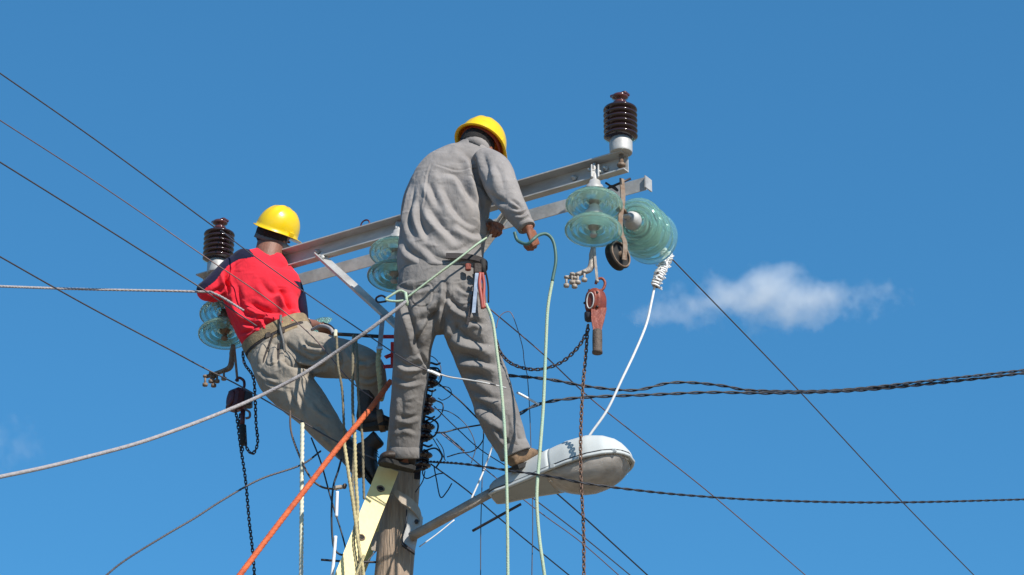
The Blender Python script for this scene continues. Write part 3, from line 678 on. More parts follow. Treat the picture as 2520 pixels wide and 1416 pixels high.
# ------------------------------------------------------------------ people
def to_mesh_remeshed(mb, voxel, smooth_it=3):
    me = mb.mesh('tmp'); o = bpy.data.objects.new('tmp', me); sc.collection.objects.link(o)
    md = o.modifiers.new('r', 'REMESH'); md.mode = 'VOXEL'; md.voxel_size = voxel; md.use_smooth_shade = True
    if smooth_it:
        ms = o.modifiers.new('s', 'SMOOTH'); ms.factor = .5; ms.iterations = smooth_it
    dg = bpy.context.evaluated_depsgraph_get(); dg.update()
    out = bpy.data.meshes.new_from_object(o.evaluated_get(dg)); bpy.data.objects.remove(o); bpy.data.meshes.remove(me)
    out.polygons.foreach_set('use_smooth', [True] * len(out.polygons)); return out
def limb(mb, pts, grow=0.0, scale=1.0, sides=24, n=6, cap=(True, True)):
    """pts: (px, py, y, half width in photo pixels, depth / width)"""
    C = []
    for p in pts:
        c = P(p[0], p[1], p[2]); hw = p[3] * mpp(c) * scale + grow; C.append((c, hw, hw * (p[4] if len(p) > 4 else 1.0)))
    path = smooth_path([c for c, _, _ in C], n); H = smooth_path([Vector((a, b, 0)) for _, a, b in C], n)
    rings = []; m = len(path)
    for i, (p, hh) in enumerate(zip(path, H)):
        t = (path[min(i + 1, m - 1)] - path[max(i - 1, 0)]).normalized()
        a = t.cross(F)
        a.normalize(); b = a.cross(t).normalized()
        if i == 0 and cap[0]:
            for k in (.35, .75): 
                q = math.sqrt(1 - (1 - k) ** 2) if False else k
                rings.append([p - t * hh.x * .55 * (1 - k) + (a * math.cos(w_) * hh.x + b * math.sin(w_) * hh.y) * q for w_ in (2 * PI * s / sides for s in range(sides))])
        rings.append([p + a * math.cos(w_) * hh.x + b * math.sin(w_) * hh.y for w_ in (2 * PI * s / sides for s in range(sides))])
        if i == m - 1 and cap[1]:
            for k in (.75, .35):
                rings.append([p + t * hh.x * .55 * (1 - k) + (a * math.cos(w_) * hh.x + b * math.sin(w_) * hh.y) * k for w_ in (2 * PI * s / sides for s in range(sides))])
    mb.rings(rings)
def ell(mb, c, ex, ey, ez, n=14):
    rings = []
    for i in range(n + 1):
        th = PI * (i + .02) / (n + .04); rings.append([Vector(c) - Vector(ez) * math.cos(th) + (Vector(ex) * math.cos(q) + Vector(ey) * math.sin(q)) * math.sin(th) for q in (2 * PI * k / 20 for k in range(20))])
    mb.rings(rings)
def seg_dist(pt, poly):
    best = np.full(len(pt), 1e9); sg = np.zeros(len(pt)); par = np.zeros(len(pt)); poly = np.array(poly, float)
    ls_ = np.linalg.norm(np.diff(poly, axis=0), axis=1); tot = ls_.sum(); acc = 0
    for i in range(len(poly) - 1):
        a, b = poly[i], poly[i + 1]; d = b - a; L2_ = d @ d; t = np.clip(((pt - a) @ d) / L2_, 0, 1)
        q = pt - (a + t[:, None] * d); dist = np.linalg.norm(q, axis=1); cr_ = d[0] * (pt[:, 1] - a[1]) - d[1] * (pt[:, 0] - a[0])
        mk = dist < best; best[mk] = dist[mk]; sg[mk] = np.sign(cr_[mk]); par[mk] = (acc + t[mk] * ls_[i]) / tot; acc += ls_[i]
    return best, sg, par
def curve(poly, n=6):
    return [(v.x, v.y) for v in smooth_path([Vector((a, b, 0)) for a, b in poly], n)] if len(poly) > 2 else poly
def sculpt(me, creases, namp=.005, nscale=9, seed=0, direction=(1, 1, .35), fine=.0008):
    n = len(me.vertices); V = np.empty(n * 3); me.vertices.foreach_get('co', V); V = V.reshape(-1, 3)
    N = np.empty(n * 3); me.vertices.foreach_get('normal', N); N = N.reshape(-1, 3)
    px = to_px(V); D = V - np.array(CAM); D /= np.linalg.norm(D, axis=1)[:, None]
    face = np.clip(-(D * N).sum(1) * 1.6, 0, 1); disp = np.zeros(n)
    for poly, amp, wd in creases:
        if np.mean([q_[1] for q_ in poly]) > 900 and wd > 3: amp = amp * .6
        d, s, par = seg_dist(px, curve(poly)); taper = np.clip(np.sin(np.clip(par, 0.02, .98) * PI), 0, 1) ** .6
        g = -np.exp(-(d / (.8 * wd)) ** 1.5) + .6 * np.exp(-((d - 1.8 * wd) / (1.0 * wd)) ** 2) * (1 + .7 * s)
        disp += 1.45 * amp * taper * g * face
    dx, dy, dz = direction
    nn = np.fromiter(((1 - abs(mnoise.noise(Vector((v[0] * nscale * dx + seed, v[1] * nscale * dy, v[2] * nscale * dz + .6 * mnoise.noise(Vector((v[0] * 7, v[1] * 7, v[2] * 7 + seed)))))) * 2.2)) for v in V), float, n)
    n2 = np.fromiter((mnoise.noise(Vector((v[0] * 42 + seed, v[1] * 42, v[2] * 30))) + 1.6 * max(0, mnoise.noise(Vector((v[0] * 15 + seed, v[1] * 15, v[2] * 24 + v[0] * 20)))) for v in V), float, n)
    disp += namp * (nn - .6) + fine * n2
    V = V + N * disp[:, None]; me.vertices.foreach_set('co', V.ravel()); me.update()
def region_mat(me, mats, regs, off=(0, 0, 0)):
    n = len(me.polygons); C = np.empty(n * 3); me.polygons.foreach_get('center', C); px = to_px(C.reshape(-1, 3) + np.array(off)); idx = np.zeros(n, int)
    for mi, poly in regs:
        x, y = px[:, 0], px[:, 1]; ins = np.zeros(n, bool); j = len(poly) - 1
        for i in range(len(poly)):
            xi, yi = poly[i]; xj, yj = poly[j]
            c_ = ((yi > y) != (yj > y)) & (x < (xj - xi) * (y - yi) / (yj - yi + 1e-9) + xi); ins ^= c_; j = i
        idx[ins] = mi
    for m_ in mats[1:]: me.materials.append(m_)
    me.polygons.foreach_set('material_index', idx)
def cloth(name, mb, m, root, voxel, creases, label=None, sm=3, **kw):
    if name == 'shirt' and m.name == 'grey_cotton': creases = [(a_, b_ * (.78 if w_ > 3 else 1), w_ * (1.2 if w_ > 5 else 1)) for a_, b_, w_ in creases]
    me = to_mesh_remeshed(mb, voxel, sm); sculpt(me, creases, **kw); me.transform(Matrix.Translation(-org(root))); return part(name, me, m, root, label)
def hand(mb, wrist, d, nrm, curl=(.5, .6, .4), thumb=1, s=1.0, spread=.08):
    """d: towards the fingers; nrm: the way the palm faces; thumb +1/-1: side it leaves on"""
    d = Vector(d).normalized(); nrm = Vector(nrm); nrm = (nrm - d * nrm.dot(d)).normalized(); lat = d.cross(nrm).normalized()
    w_ = Vector(wrist); rings = []
    for t, hw, ht in ((-.03, .024, .019), (0, .026, .018), (.025, .034, .0165), (.05, .040, .015), (.075, .041, .0135), (.09, .038, .010)):
        c = w_ + d * t * s; rings.append([c + lat * hw * s * math.cos(q) + nrm * ht * s * math.sin(q) for q in (2 * PI * k / 18 for k in range(18))])
    mb.rings(rings)
    for i, (off, L_, r) in enumerate(((.031, .072, .0088), (.0105, .082, .0090), (-.0105, .076, .0086), (-.031, .060, .0078))):
        p = w_ + d * (.072 - .004 * abs(i - 1)) * s + lat * off * thumb * s; dr = (d + lat * thumb * spread * (1.5 - i)).normalized(); ang = 0
        pts = [p]; axis = dr.cross(nrm)
        for k, f in enumerate((.46, .30, .24)):
            ang += curl[k] * (1 + .12 * (i - 1.5)); dd = dr * math.cos(ang) + nrm * math.sin(ang); p = p + dd * L_ * f * s * (1.15 if k == 0 else 1); pts.append(p)
        pts = [pts[0]] + [q for a_, b_ in zip(pts, pts[1:]) for q in (a_.lerp(b_, .5), b_)]
        mb.tube(pts, [r * s, r * .98 * s, r * 1.06 * s, r * .92 * s, r * .98 * s, r * .88 * s, r * .62 * s], 10)
    p = w_ + d * .018 * s + lat * thumb * .026 * s; t1 = (d * .75 + lat * thumb * .62 + nrm * .25).normalized(); t2 = (d * .9 + lat * thumb * .15 + nrm * .5).normalized()
    mb.tube([p, p + t1 * .030 * s, p + t1 * .042 * s, p + t1 * .042 * s + t2 * .018 * s, p + t1 * .042 * s + t2 * .036 * s], [.015 * s, .0135 * s, .0115 * s, .0105 * s, .007 * s], 10)
def head(mb, c, fw, up, s=1.0):
    fw = Vector(fw).normalized(); up = Vector(up); up = (up - fw * up.dot(fw)).normalized(); sd_ = fw.cross(up)
    c = Vector(c); Q = lambda x, y, z: c + sd_ * x * s + fw * y * s + up * z * s
    ell(mb, Q(0, -.008, .02), sd_ * .075 * s, fw * .094 * s, up * .088 * s)
    ell(mb, Q(0, .030, -.040), sd_ * .060 * s, fw * .062 * s, up * .075 * s)
    ell(mb, Q(0, .062, -.088), sd_ * .030 * s, fw * .026 * s, up * .024 * s)            # chin
    ell(mb, Q(0, .094, -.030), sd_ * .013 * s, fw * .020 * s, up * .026 * s)            # nose
    ell(mb, Q(0, .084, .006), sd_ * .046 * s, fw * .012 * s, up * .010 * s)             # brow
    ell(mb, Q(0, .084, -.064), sd_ * .024 * s, fw * .012 * s, up * .006 * s)            # lips
    ell(mb, Q(0, .082, -.073), sd_ * .022 * s, fw * .012 * s, up * .006 * s)
    for k in (-1, 1): ell(mb, Q(.076 * k, -.004, -.026), sd_ * .010 * s, fw * .019 * s, up * .031 * s)
    return Q, sd_, fw, up
def eyes(root, Q, sd_, fw, up, s=1.0):
    for k in (-1, 1):
        mb = MB(); ell(mb, Q(.031 * k, .078, -.014), sd_ * .013 * s, fw * .012 * s, up * .009 * s, 8); part('eye', mb, M['eye'], root)
def helmet(root, c, fw, up, s=1.0, strap=None, back=0):
    fw = Vector(fw).normalized(); up = Vector(up); up = (up - fw * up.dot(fw)).normalized(); sd_ = fw.cross(up); c = Vector(c)
    mb = MB(); N_ = 64; outer, inner = [], []
    def pt(q, e, off):
        # q round the head (PI/2 = front), e from rim (0) to crown (1)
        a = math.cos(q); b = math.sin(q); rx, ry = .112 + off, .134 + off; k = math.cos(e * PI / 2) ** .82; z = (.142 + off) * math.sin(e * PI / 2) ** .92
        ridge = (.007 * math.exp(-((a * k * .112) / .014) ** 2) + .0035 * math.exp(-((abs(a * k * .112) - .040) / .008) ** 2)) * min(1, e * 2.2)
        return c + (sd_ * a * rx * k + fw * b * ry * k + up * (z + ridge - .012 * (b < 0) * b * b * (1 - e))) * s
    def brim(q, ex):
        a = math.cos(q); b = math.sin(q); pk = max(0, b) ** 3 * .050; return ex + pk * (ex / .013)
    rings = []
    for ex, dz in ((.013, -.004), (.013, -.0005)):
        rings.append([pt(q, 0, 0) + (sd_ * math.cos(q) + fw * math.sin(q)) * brim(q, ex) * s + up * (dz - max(0, math.sin(q)) ** 3 * .012) * s for q in (2 * PI * k / N_ for k in range(N_))])
    for i in range(15): rings.append([pt(2 * PI * k / N_, (i + .0) / 14 * .985 + .008, .0) for k in range(N_)])
    rin = [[pt(2 * PI * k / N_, (i + .0) / 10 * .97, -.0035) for k in range(N_)] for i in range(10, -1, -1)]
    rings += rin
    mb.rings(rings, False, True, True)
    h_ = part('helmet', mb, M['helmet'], root)
    mb = MB(); rr = []
    for z in (-.018, .004, .010): rr.append([c + (sd_ * math.cos(q) * .093 + fw * math.sin(q) * .112 + up * (z + .012)) * s for q in (2 * PI * k / 40 for k in range(40))])
    for z in (.010, -.018): rr.append([c + (sd_ * math.cos(q) * .089 + fw * math.sin(q) * .108 + up * (z + .012)) * s for q in (2 * PI * k / 40 for k in range(40))])
    mb.rings(rr, False, True, True); part('headband', mb, M['harness'] if back == 0 else M['strap_grey'], h_)
    mb = MB()
    for q0_ in (0, PI / 2):
        mb.tube([c + (sd_ * math.cos(q0_) * math.cos(t) * .1 + fw * math.sin(q0_) * math.cos(t) * .118 + up * (.02 + math.sin(t) * .105)) * s for t in (PI * k / 14 for k in range(15))], .004, 6)
    part('cradle', mb, M['harness'], h_)
    mb = MB()
    for k in (-1, 1): mb.box(c + (sd_ * .116 * k - fw * .01 + up * .012) * s, sd_ * .006 * s, fw * .018 * s, up * .013 * s, .004)
    part('strap_slot', mb, M['helmet'], h_)
    return h_
def boot(root, heel, toe, up, s, m, label=None, zs=(.05, .08, .11, .13)):
    heel, toe, up = Vector(heel), Vector(toe), Vector(up); d = toe - heel; L_ = d.length; d.normalize(); up = (up - d * up.dot(d)).normalized(); sd_ = d.cross(up)
    mb = MB(); rings = []
    for t, hw, h1 in ((-.02, .022, .05), (.02, .034, .085), (.16, .038, .105), (.32, .040, .110), (.48, .042, .078), (.68, .049, .056), (.86, .046, .045), (.97, .030, .034), (1.0, .014, .024)):
        c = heel + d * L_ * t; rings.append([c + sd_ * hw * s * math.copysign(abs(math.cos(q)) ** .8, math.cos(q)) + up * (h1 * s * (.5 + .5 * math.sin(q)) ** .9) for q in (2 * PI * k / 20 for k in range(20))])
    mb.rings(rings)
    shaft = [(heel + d * L_ * .16 + up * z * s, .040 * s, .046 * s) for z in zs]
    mb.rings([[c + sd_ * a * math.cos(q) + d * b * math.sin(q) for q in (2 * PI * k / 20 for k in range(20))] for c, a, b in shaft])
    me = to_mesh_remeshed(mb, .005, 2); sculpt(me, [], namp=.0025, nscale=22, seed=heel.x); me.transform(Matrix.Translation(-org(root))); b_ = part('boot', me, m, root, label)
    mb = MB(); rings = []
    for z in (-.016, .004):
        ring = []
        for sgn, ts in ((1, range(0, 11)), (-1, range(10, -1, -1))):
            for i in ts:
                t = i / 10; hw = ip([(0, .026), (.1, .036), (.3, .037), (.5, .038), (.7, .050), (.88, .046), (.97, .030), (1, .012)], t) + .003
                zz = z + (.010 if (z < 0 and .30 < t < .46) else 0); ring.append(heel + d * L_ * (t * 1.04 - .03) + sd_ * hw * s * sgn + up * zz * s)
        rings.append(ring)
    mb.rings(rings, True, False); part('sole', mb, M['sole'], b_)
    mb = MB()
    for i in range(5):
        t = .30 + .06 * i; c = heel + d * L_ * t + up * (.108 - .007 * i - (.01 if i > 3 else 0)) * s; mb.tube([c - sd_ * .018 * s, c + up * .004, c + sd_ * .018 * s], .0022, 5)
    part('laces', mb, M['sole'], b_)
    return b_

# ---- grey worker
gy = -.54
GT = [(1085, 676, gy, 102, .60), (1083, 640, gy, 106, .62), (1087, 600, gy, 106, .62), (1094, 550, gy, 107, .62), (1103, 500, gy + .01, 106, .62), (1113, 455, gy + .015, 98, .62), (1138, 420, gy + .02, 85, .58), (1161, 388, gy + .03, 61, .58), (1172, 366, gy + .04, 42, .7)]
GRS = [(1190, 400, gy - .0, 40), (1218, 420, gy - .05, 42), (1234, 458, gy - .10, 41), (1256, 498, gy - .13, 35), (1277, 530, gy - .15, 29), (1297, 562, gy - .16, 21)]
GLS = [(1085, 415, gy + .05, 40), (1045, 450, gy + .12, 36), (1024, 500, gy + .2, 33), (1030, 560, gy + .27, 32), (1110, 568, gy + .22, 28), (1180, 560, gy + .12, 24), (1204, 557, gy + .07, 21)]
GP_ = [(1083, 655, gy, 96, .62), (1082, 700, gy, 104, .64), (1086, 750, gy, 106, .60), (1092, 785, gy, 96, .56)]
GLL = [(1032, 715, gy, 58, .95), (1026, 790, gy, 55, 1), (1016, 850, gy + .05, 48, 1), (1010, 925, gy + .11, 45, 1), (1000, 1016, gy + .18, 41, 1), (995, 1095, gy + .24, 37, 1), (994, 1124, gy + .26, 34, 1)]
GRL = [(1132, 715, gy, 60, .95), (1145, 790, gy, 61, 1), (1172, 868, gy + .04, 57, 1), (1204, 952, gy + .06, 54, 1), (1230, 1031, gy + .06, 50, 1), (1256, 1090, gy + .07, 42, 1), (1268, 1116, gy + .08, 36, 1)]
G = thing('person', P(1085, 1150, gy), 'worker in plain grey work clothes and yellow helmet standing on ladder top and street lamp', 'person')
gfw, gup = Vector((.34, .90, -.48)), Vector((.40, .52, .80))
gh = P(1179, 364, gy + .10)
mb = MB()
for pts in (GT, GP_): limb(mb, pts, -.052)
for pts in (GRS, GLS, GLL, GRL): limb(mb, pts, -.034 if pts[0][3] > 45 else -.028)
limb(mb, [(1150, 400, gy + .03, 40), (1172, 366, gy + .06, 32), (1180, 345, gy + .10, 30)])
hc = gh - gup.normalized() * .020
Q, s1, f1, u1 = head(mb, hc, gfw, gup)
limb(mb, [(1285, 540, gy - .155, 17), (1300, 566, gy - .16, 14.5, .8)])
hand(mb, P(1302, 564, gy - .16), P(1319, 604, gy - .13) - P(1302, 564, gy - .16), Vector((-.75, .55, -.1)), (.95, 1.05, .8), 1, .90)
hand(mb, P(1200, 558, gy + .06), P(1236, 552, gy - .02) - P(1200, 558, gy + .06), Vector((.1, -.25, -1)), (1.0, 1.1, .8), -1, .95)
limb(mb, [(994, 1110, gy + .25, 24), (992, 1140, gy + .27, 20)]); limb(mb, [(1264, 1100, gy + .08, 24), (1274, 1132, gy + .09, 18)])
me = to_mesh_remeshed(mb, .0042, 1); me.transform(Matrix.Translation(-org(G))); part('body', me, M['skin'], G); eyes(G, Q, s1, f1, u1)
mb = MB(); ell(mb, Q(0, -.016, .012), s1 * .079, f1 * .092, u1 * .086); part('hair', mb, M['hair'], G)
helmet(G, gh + gup.normalized() * .018, gfw, gup, 1.0)
mb = MB()
for pts in (GT,): limb(mb, pts, 0, cap=(False, True))
limb(mb, GRS, cap=(True, False)); limb(mb, GLS, cap=(True, False))
c = P(1168, 372, gy + .055); 
cr = [([(1137, 371), (1163, 394), (1171, 432), (1181, 473), (1190, 505), (1195, 545)], .024, 8), ([(1085, 423), (1125, 432), (1150, 473), (1172, 507), (1184, 530)], .014, 8), ([(1053, 445), (1070, 484), (1079, 505)], .012, 7),
      ([(1018, 455), (1008, 530), (1018, 584)], .014, 7), ([(1062, 402), (1052, 440), (1050, 480), (1040, 520)], .0025, 2.2), ([(1066, 402), (1120, 418), (1180, 420)], .002, 2.2), ([(990, 655), (1060, 662), (1130, 645), (1185, 628)], .003, 2.2), ([(1030, 490), (1035, 540), (1056, 590)], .013, 7), ([(1056, 510), (1085, 550), (1128, 592)], .015, 9), ([(1115, 548), (1158, 571), (1190, 577)], .016, 8),
      ([(1100, 617), (1125, 615), (1150, 605)], .010, 6), ([(1190, 465), (1218, 490), (1250, 502)], .013, 7), ([(1256, 492), (1270, 500), (1284, 512)], .009, 4), ([(1272, 528), (1284, 528), (1298, 518)], .009, 4), ([(1262, 512), (1278, 516), (1290, 508)], .008, 4),
      ([(1110, 500), (1140, 540), (1175, 560)], .012, 8), ([(990, 590), (1010, 620), (1045, 640)], .010, 7), ([(1040, 600), (1080, 635), (1130, 640)], .009, 8), ([(1190, 380), (1200, 420), (1196, 460)], .010, 7), ([(1090, 460), (1110, 500), (1118, 530)], .009, 8), ([(1215, 400), (1232, 430), (1240, 470)], .006, 8)]
sh = cloth('shirt', mb, M['shirt_grey'], G, .0042, cr, namp=.0028, nscale=4.2, seed=3.0, direction=(1.5, 1, .6))
mb = MB(); cp = [c + (s1 * math.cos(q) * .062 + f1 * math.sin(q) * .066) for q in (2 * PI * i / 24 for i in range(24))]; mb.rings([[p + u1 * z + (p - c).normalized() * e for p in cp] for z, e in ((-.03, .010), (.018, .008), (.036, .004), (.036, -.002), (-.02, -.000))], False, True, True); part('collar', mb, M['shirt_grey'], sh)
mb = MB(); c1, c2 = P(1291, 552, gy - .155), P(1298, 565, gy - .16); mb.lathe([(.041, 0), (.043, .003), (.042, .022), (.037, .024), (.034, .01)], c1, c2 - c1, 28, False); part('cuff', mb, M['shirt_grey'], sh)
mb = MB()
limb(mb, GP_)
for pts in (GLL, GRL): limb(mb, pts, cap=(True, False))
cr = [([(1096, 680), (1098, 723), (1092, 770), (1088, 815)], .012, 6), ([(1098, 723), (1130, 757), (1156, 770)], .014, 8), ([(1098, 735), (1066, 775), (1030, 790)], .013, 9), ([(1070, 770), (1045, 815), (1022, 846)], .012, 7), ([(996, 740), (1019, 810), (1030, 870)], .014, 8), ([(1112, 695), (1160, 690), (1163, 735), (1140, 752), (1114, 738), (1112, 697)], .0028, 2.2), ([(1012, 700), (1060, 698), (1062, 742), (1038, 756), (1013, 742), (1012, 702)], .0028, 2.2), ([(1205, 700), (1222, 800), (1250, 900), (1290, 1060)], .0025, 2.2),
      ([(1125, 872), (1177, 882), (1226, 897)], .024, 12), ([(1150, 918), (1185, 925), (1222, 948)], .020, 12), ([(1115, 800), (1150, 830), (1205, 850)], .018, 12), ([(1034, 868), (1048, 895), (1058, 915)], .010, 5), ([(1160, 985), (1200, 1005), (1246, 1045)], .026, 12),
      ([(1215, 1050), (1232, 1070), (1254, 1098)], .011, 5), ([(1250, 1020), (1252, 1060), (1240, 1110)], .010, 6), ([(1270, 1040), (1275, 1075), (1290, 1100)], .008, 5), ([(1140, 800), (1165, 790), (1195, 800)], .011, 7), ([(1120, 790), (1118, 820), (1105, 840)], .010, 7),
      ([(970, 925), (1000, 940), (1035, 935)], .009, 6), ([(975, 1020), (1000, 1030), (1030, 1022)], .008, 6), ([(968, 1060), (995, 1052), (1025, 1062)], .008, 6), ([(980, 880), (1000, 900), (1040, 895)], .010, 7), ([(975, 700), (1010, 712), (1060, 700)], .010, 7), ([(1125, 700), (1150, 716), (1185, 706)], .009, 6), ([(1160, 960), (1195, 975), (1235, 985)], .010, 7), ([(985, 960), (990, 1000), (985, 1080)], .007, 7)]
tr = cloth('trousers', mb, M['trouser_grey'], G, .0042, cr, namp=.0025, nscale=5, seed=11.0, direction=(1.0, 1, 1.2))
for pts, r0 in ((GLL, 36.5), (GRL, 38)):
    a_, b_ = P(*pts[-2][:3]), P(*pts[-1][:3]); d_ = (b_ - a_).normalized(); rr = r0 * mpp(b_); mb = MB()
    mb.lathe([(rr, -.05), (rr + .004, -.046), (rr + .005, -.004), (rr + .001, .002), (rr - .006, 0), (rr - .006, -.04)], b_ + d_ * .006, d_, 32, False)
    me = mb.mesh('cuff', org(tr)); part('trouser_cuff', me, M['trouser_grey'], tr)
boot(G, P(1016, 1152, gy + .28), P(934, 1132, gy + .22), (0, -.15, 1), .98, M['boot'])
boot(G, P(1264, 1150, gy + .05), P(1332, 1129, gy + .25), (-.15, 0, 1), .95, M['boot_tan'], 'worn tan leather boot')
# belt with tools
mb = MB(); bp_ = []
for i in range(26):
    q = R(-84 + 104 * i / 25); bp_.append(P(1088, 662 - 8 * math.cos(q), gy) + Vector((math.cos(q) * .203, math.sin(q) * .134, 0)))
mb.ribbon(bp_, [Vector((p.x - P(1088, 666, gy).x, p.y - gy, 0)) for p in bp_], Z * .026, .006); part('belt', mb, M['belt_dark'], G)
ty = gy - .13
mb = MB(); mb.box(P(1152, 658, ty), (.013, -.0, 0), (0, .010, 0), (0, 0, .017), .004); part('pouch', mb, M['hoist_red'], G)
mb = MB(); mb.box(P(1175, 662, ty), (.018, 0, 0), (0, .012, 0), (0, 0, .026), .006); part('tool_loop', mb, M['boot'], G)
mb = MB(); mb.rings([[P(1174, 672, ty - .02) + Vector(v) for v in ((-.008, 0, 0), (.009, 0, 0), (.009, .006, 0), (-.008, .006, 0))], [P(1166, 770, ty - .02) + Vector(v) for v in ((-.009, 0, 0), (.007, 0, 0), (.007, .004, 0), (-.009, .004, 0))]], True, False); part('saw_blade', mb, M['tool_steel'], G)
mb = MB()
mb.tube(smooth_path([P(1182, 672, ty - .015), P(1180, 700, ty - .02), P(1184, 730, ty - .02), P(1188, 760, ty - .015)]), .0085, 8); mb.tube(smooth_path([P(1187, 672, ty - .015), P(1191, 700, ty - .01), P(1190, 735, ty - .01), P(1193, 758, ty - .01)]), .0075, 8)
part('pliers', mb, M['tool_red'], G)
mb = MB(); mb.tube([P(1188, 640, ty + .01), P(1190, 675, ty + .01)], .012, 8); part('tool_handle', mb, M['sole'], G)
mb = MB(); mb.tube(smooth_path([P(1192, 655, ty + .02), P(1201, 700, ty + .05), P(1202, 745, ty + .06)]), .004, 6); part('lanyard', mb, M['sole'], G)
mb = MB(); mb.bar(P(1172, 690, ty - .0), P(1150, 800, gy - .135), .012, .004, (0, -1, 0)); part('belt_strap', mb, M['belt_dark'], G)
# hanging thing in the hand: dark bent cable and hose
yh2 = gy - .19
hs_ = thing('hose', P(1300, 600, yh2), 'green hose arching from the grey worker\'s right hand, dark at its bend', 'hose')
hpts = smooth_path([P(*p) for p in [(1266, 572, yh2), (1274, 592, yh2), (1296, 601, yh2 - .03), (1312, 590, yh2 - .04), (1326, 579, yh2 - .02), (1346, 577, yh2), (1362, 596, yh2), (1368, 640, yh2), (1360, 688, yh2), (1348, 760, yh2), (1343, 860, yh2), (1337, 1000, yh2), (1328, 1120, yh2 - .02), (1321, 1220, yh2 - .04), (1327, 1320, yh2 - .05), (1340, 1416, yh2 - .05), (1370, 1640, yh2)]], 12)
mb = MB(); mb.tube(hpts[:98], .0075, 10); part('bend', mb, M['rope_dkgreen'], hs_)
mb = MB(); mb.tube(hpts[96:], .0072, 10); part('tail', mb, M['rope_green'], hs_)
wire('rope', 'pale green rope falling straight from the grey worker\'s right hip past the lamp', 'rope', [(1196, 748, ty - .01), (1212, 790, gy - .15), (1222, 860, gy - .17), (1234, 960, gy - .19), (1243, 1080, gy - .2), (1248, 1240, gy - .22), (1250, 1416, gy - .22), (1252, 1640, gy - .22)], 7, M['rope_green'], 'twist', pitch=.012, depth=.08)
# green positioning strap and the grey rope that runs on from it
r_ = thing('safety_strap', P(1185, 596, gy - .1), 'flat pale green strap across the grey worker\'s back from the right hip', 'strap')
sp_ = smooth_path([P(1196, 588, gy - .06), P(1172, 604, gy - .145), P(1130, 637, gy - .17), (P(1080, 674, gy - .175)), P(1030, 712, gy - .17), P(1000, 735, gy - .165)], 8)
mb = MB(); mb.ribbon(sp_, (F * -1), UP * .022 + RT * .016, .005); part('webbing', mb, M['rope_green'], r_)
mb = MB(); mb.tube([p + (UP * .006 + RT * .005) - F * .006 for p in sp_], .0045, 6); part('cord', mb, M['rope_green'], r_)
mb = MB(); mb.tube(smooth_path([P(1000, 722, gy - .17), P(984, 716, gy - .17), P(965, 726, gy - .17), P(950, 738, gy - .17), P(975, 742, gy - .17), P(1000, 740, gy - .17), P(1002, 748, gy - .17), P(994, 744, gy - .16)], 6), .0055, 6); mb.tube([P(998, 720, gy - .18), P(1002, 752, gy - .18)], .007, 6); part('knot', mb, M['rope_green'], r_)
wire('rope', 'thick grey rope sweeping from the knot at the grey worker\'s hip to the left edge', 'rope', [(1000, 742, gy - .18), (975, 762, gy - .18), (900, 818, gy - .16), (820, 872, gy - .1), (740, 924, gy - .1), (640, 975, gy - .1), (540, 1018, gy - .2), (430, 1060, gy - .4), (330, 1094, gy - .6), (210, 1126, gy - .8), (100, 1153, gy - 1), (-40, 1182, gy - 1.3)], 8.5, M['rope_grey'], 'twist', pitch=.014, lobes=3, depth=.07)
r2 = thing('shackle', P(930, 742, -.2), 'small dark clip at the left end of the green strap knot', 'clip')
mb = MB(); mb.tube(smooth_path([P(955, 738, -.3), P(940, 728, -.25), P(926, 734, -.2), P(930, 744, -.2), P(950, 742, -.25)], 6), .005, 6); part('ring', mb, M['darksteel'], r2)

# ---- red worker
ry = .32
RT_ = [(664, 618, ry, 30, .8), (656, 640, ry, 60, .6), (640, 672, ry, 86, .58), (644, 715, ry, 98, .58), (648, 755, ry, 90, .60), (662, 795, ry - .01, 84, .62), (684, 836, ry - .02, 84, .64)]
RLS = [(610, 655, ry, 34), (578, 664, ry - .01, 34), (545, 688, ry - .03, 30), (515, 712, ry - .05, 27), (505, 718, ry - .02, 26)]
RLF = [(505, 718, ry - .0, 18), (520, 706, ry + .12, 17), (545, 690, ry + .28, 14)]
RRS = [(690, 680, ry, 36), (716, 706, ry + .02, 30), (736, 728, ry + .03, 18)]
RRF = [(735, 725, ry + .04, 15), (741, 760, ry + .06, 14), (745, 792, ry + .12, 13), (775, 800, ry + .24, 12)]
RP = [(680, 826, ry - .02, 86, .64), (694, 856, ry - .03, 88, .66), (706, 884, ry - .05, 74, .7)]
RL1 = [(662, 876, ry - .04, 50, 1), (692, 925, ry - .08, 60, 1), (728, 965, ry - .12, 57, 1), (768, 1008, ry - .16, 48, 1), (802, 1052, ry - .18, 40, 1), (836, 1092, ry - .18, 33, 1), (856, 1112, ry - .18, 30, 1)]
RL2 = [(735, 858, ry - .06, 52, 1), (795, 876, ry - .14, 54, 1), (855, 886, ry - .24, 48, 1), (900, 902, ry - .30, 42, 1), (914, 940, ry - .26, 38, 1), (914, 985, ry - .22, 32, 1)]
W_ = thing('person', P(690, 1100, ry), 'worker in red shirt and yellow helmet leaning back left of the pole', 'person')
rfw, rup = Vector((.50, .84, .12)), Vector((.42, -.28, .86))
rh = P(674, 584, ry + .03)
mb = MB()
for pts in (RT_, RP): limb(mb, pts, -.045)
for pts in (RLS, RRS, RL1, RL2): limb(mb, pts, -.030 if pts[0][3] > 45 else -.026)
limb(mb, RLF); limb(mb, RRF)
limb(mb, [(655, 650, ry - .0, 36), (660, 628, ry + .0, 34, .95), (668, 596, ry + .02, 34, .95)])
Q, s1, f1, u1 = head(mb, rh, rfw, rup, .98)
hand(mb, P(547, 689, ry + .29), Vector((.25, .75, .35)), Vector((.6, 0, -.8)), (.7, .8, .5), -1)
hand(mb, P(776, 800, ry + .25), Vector((.55, .75, .1)), Vector((0, 0, -1)), (.7, .8, .5), -1)
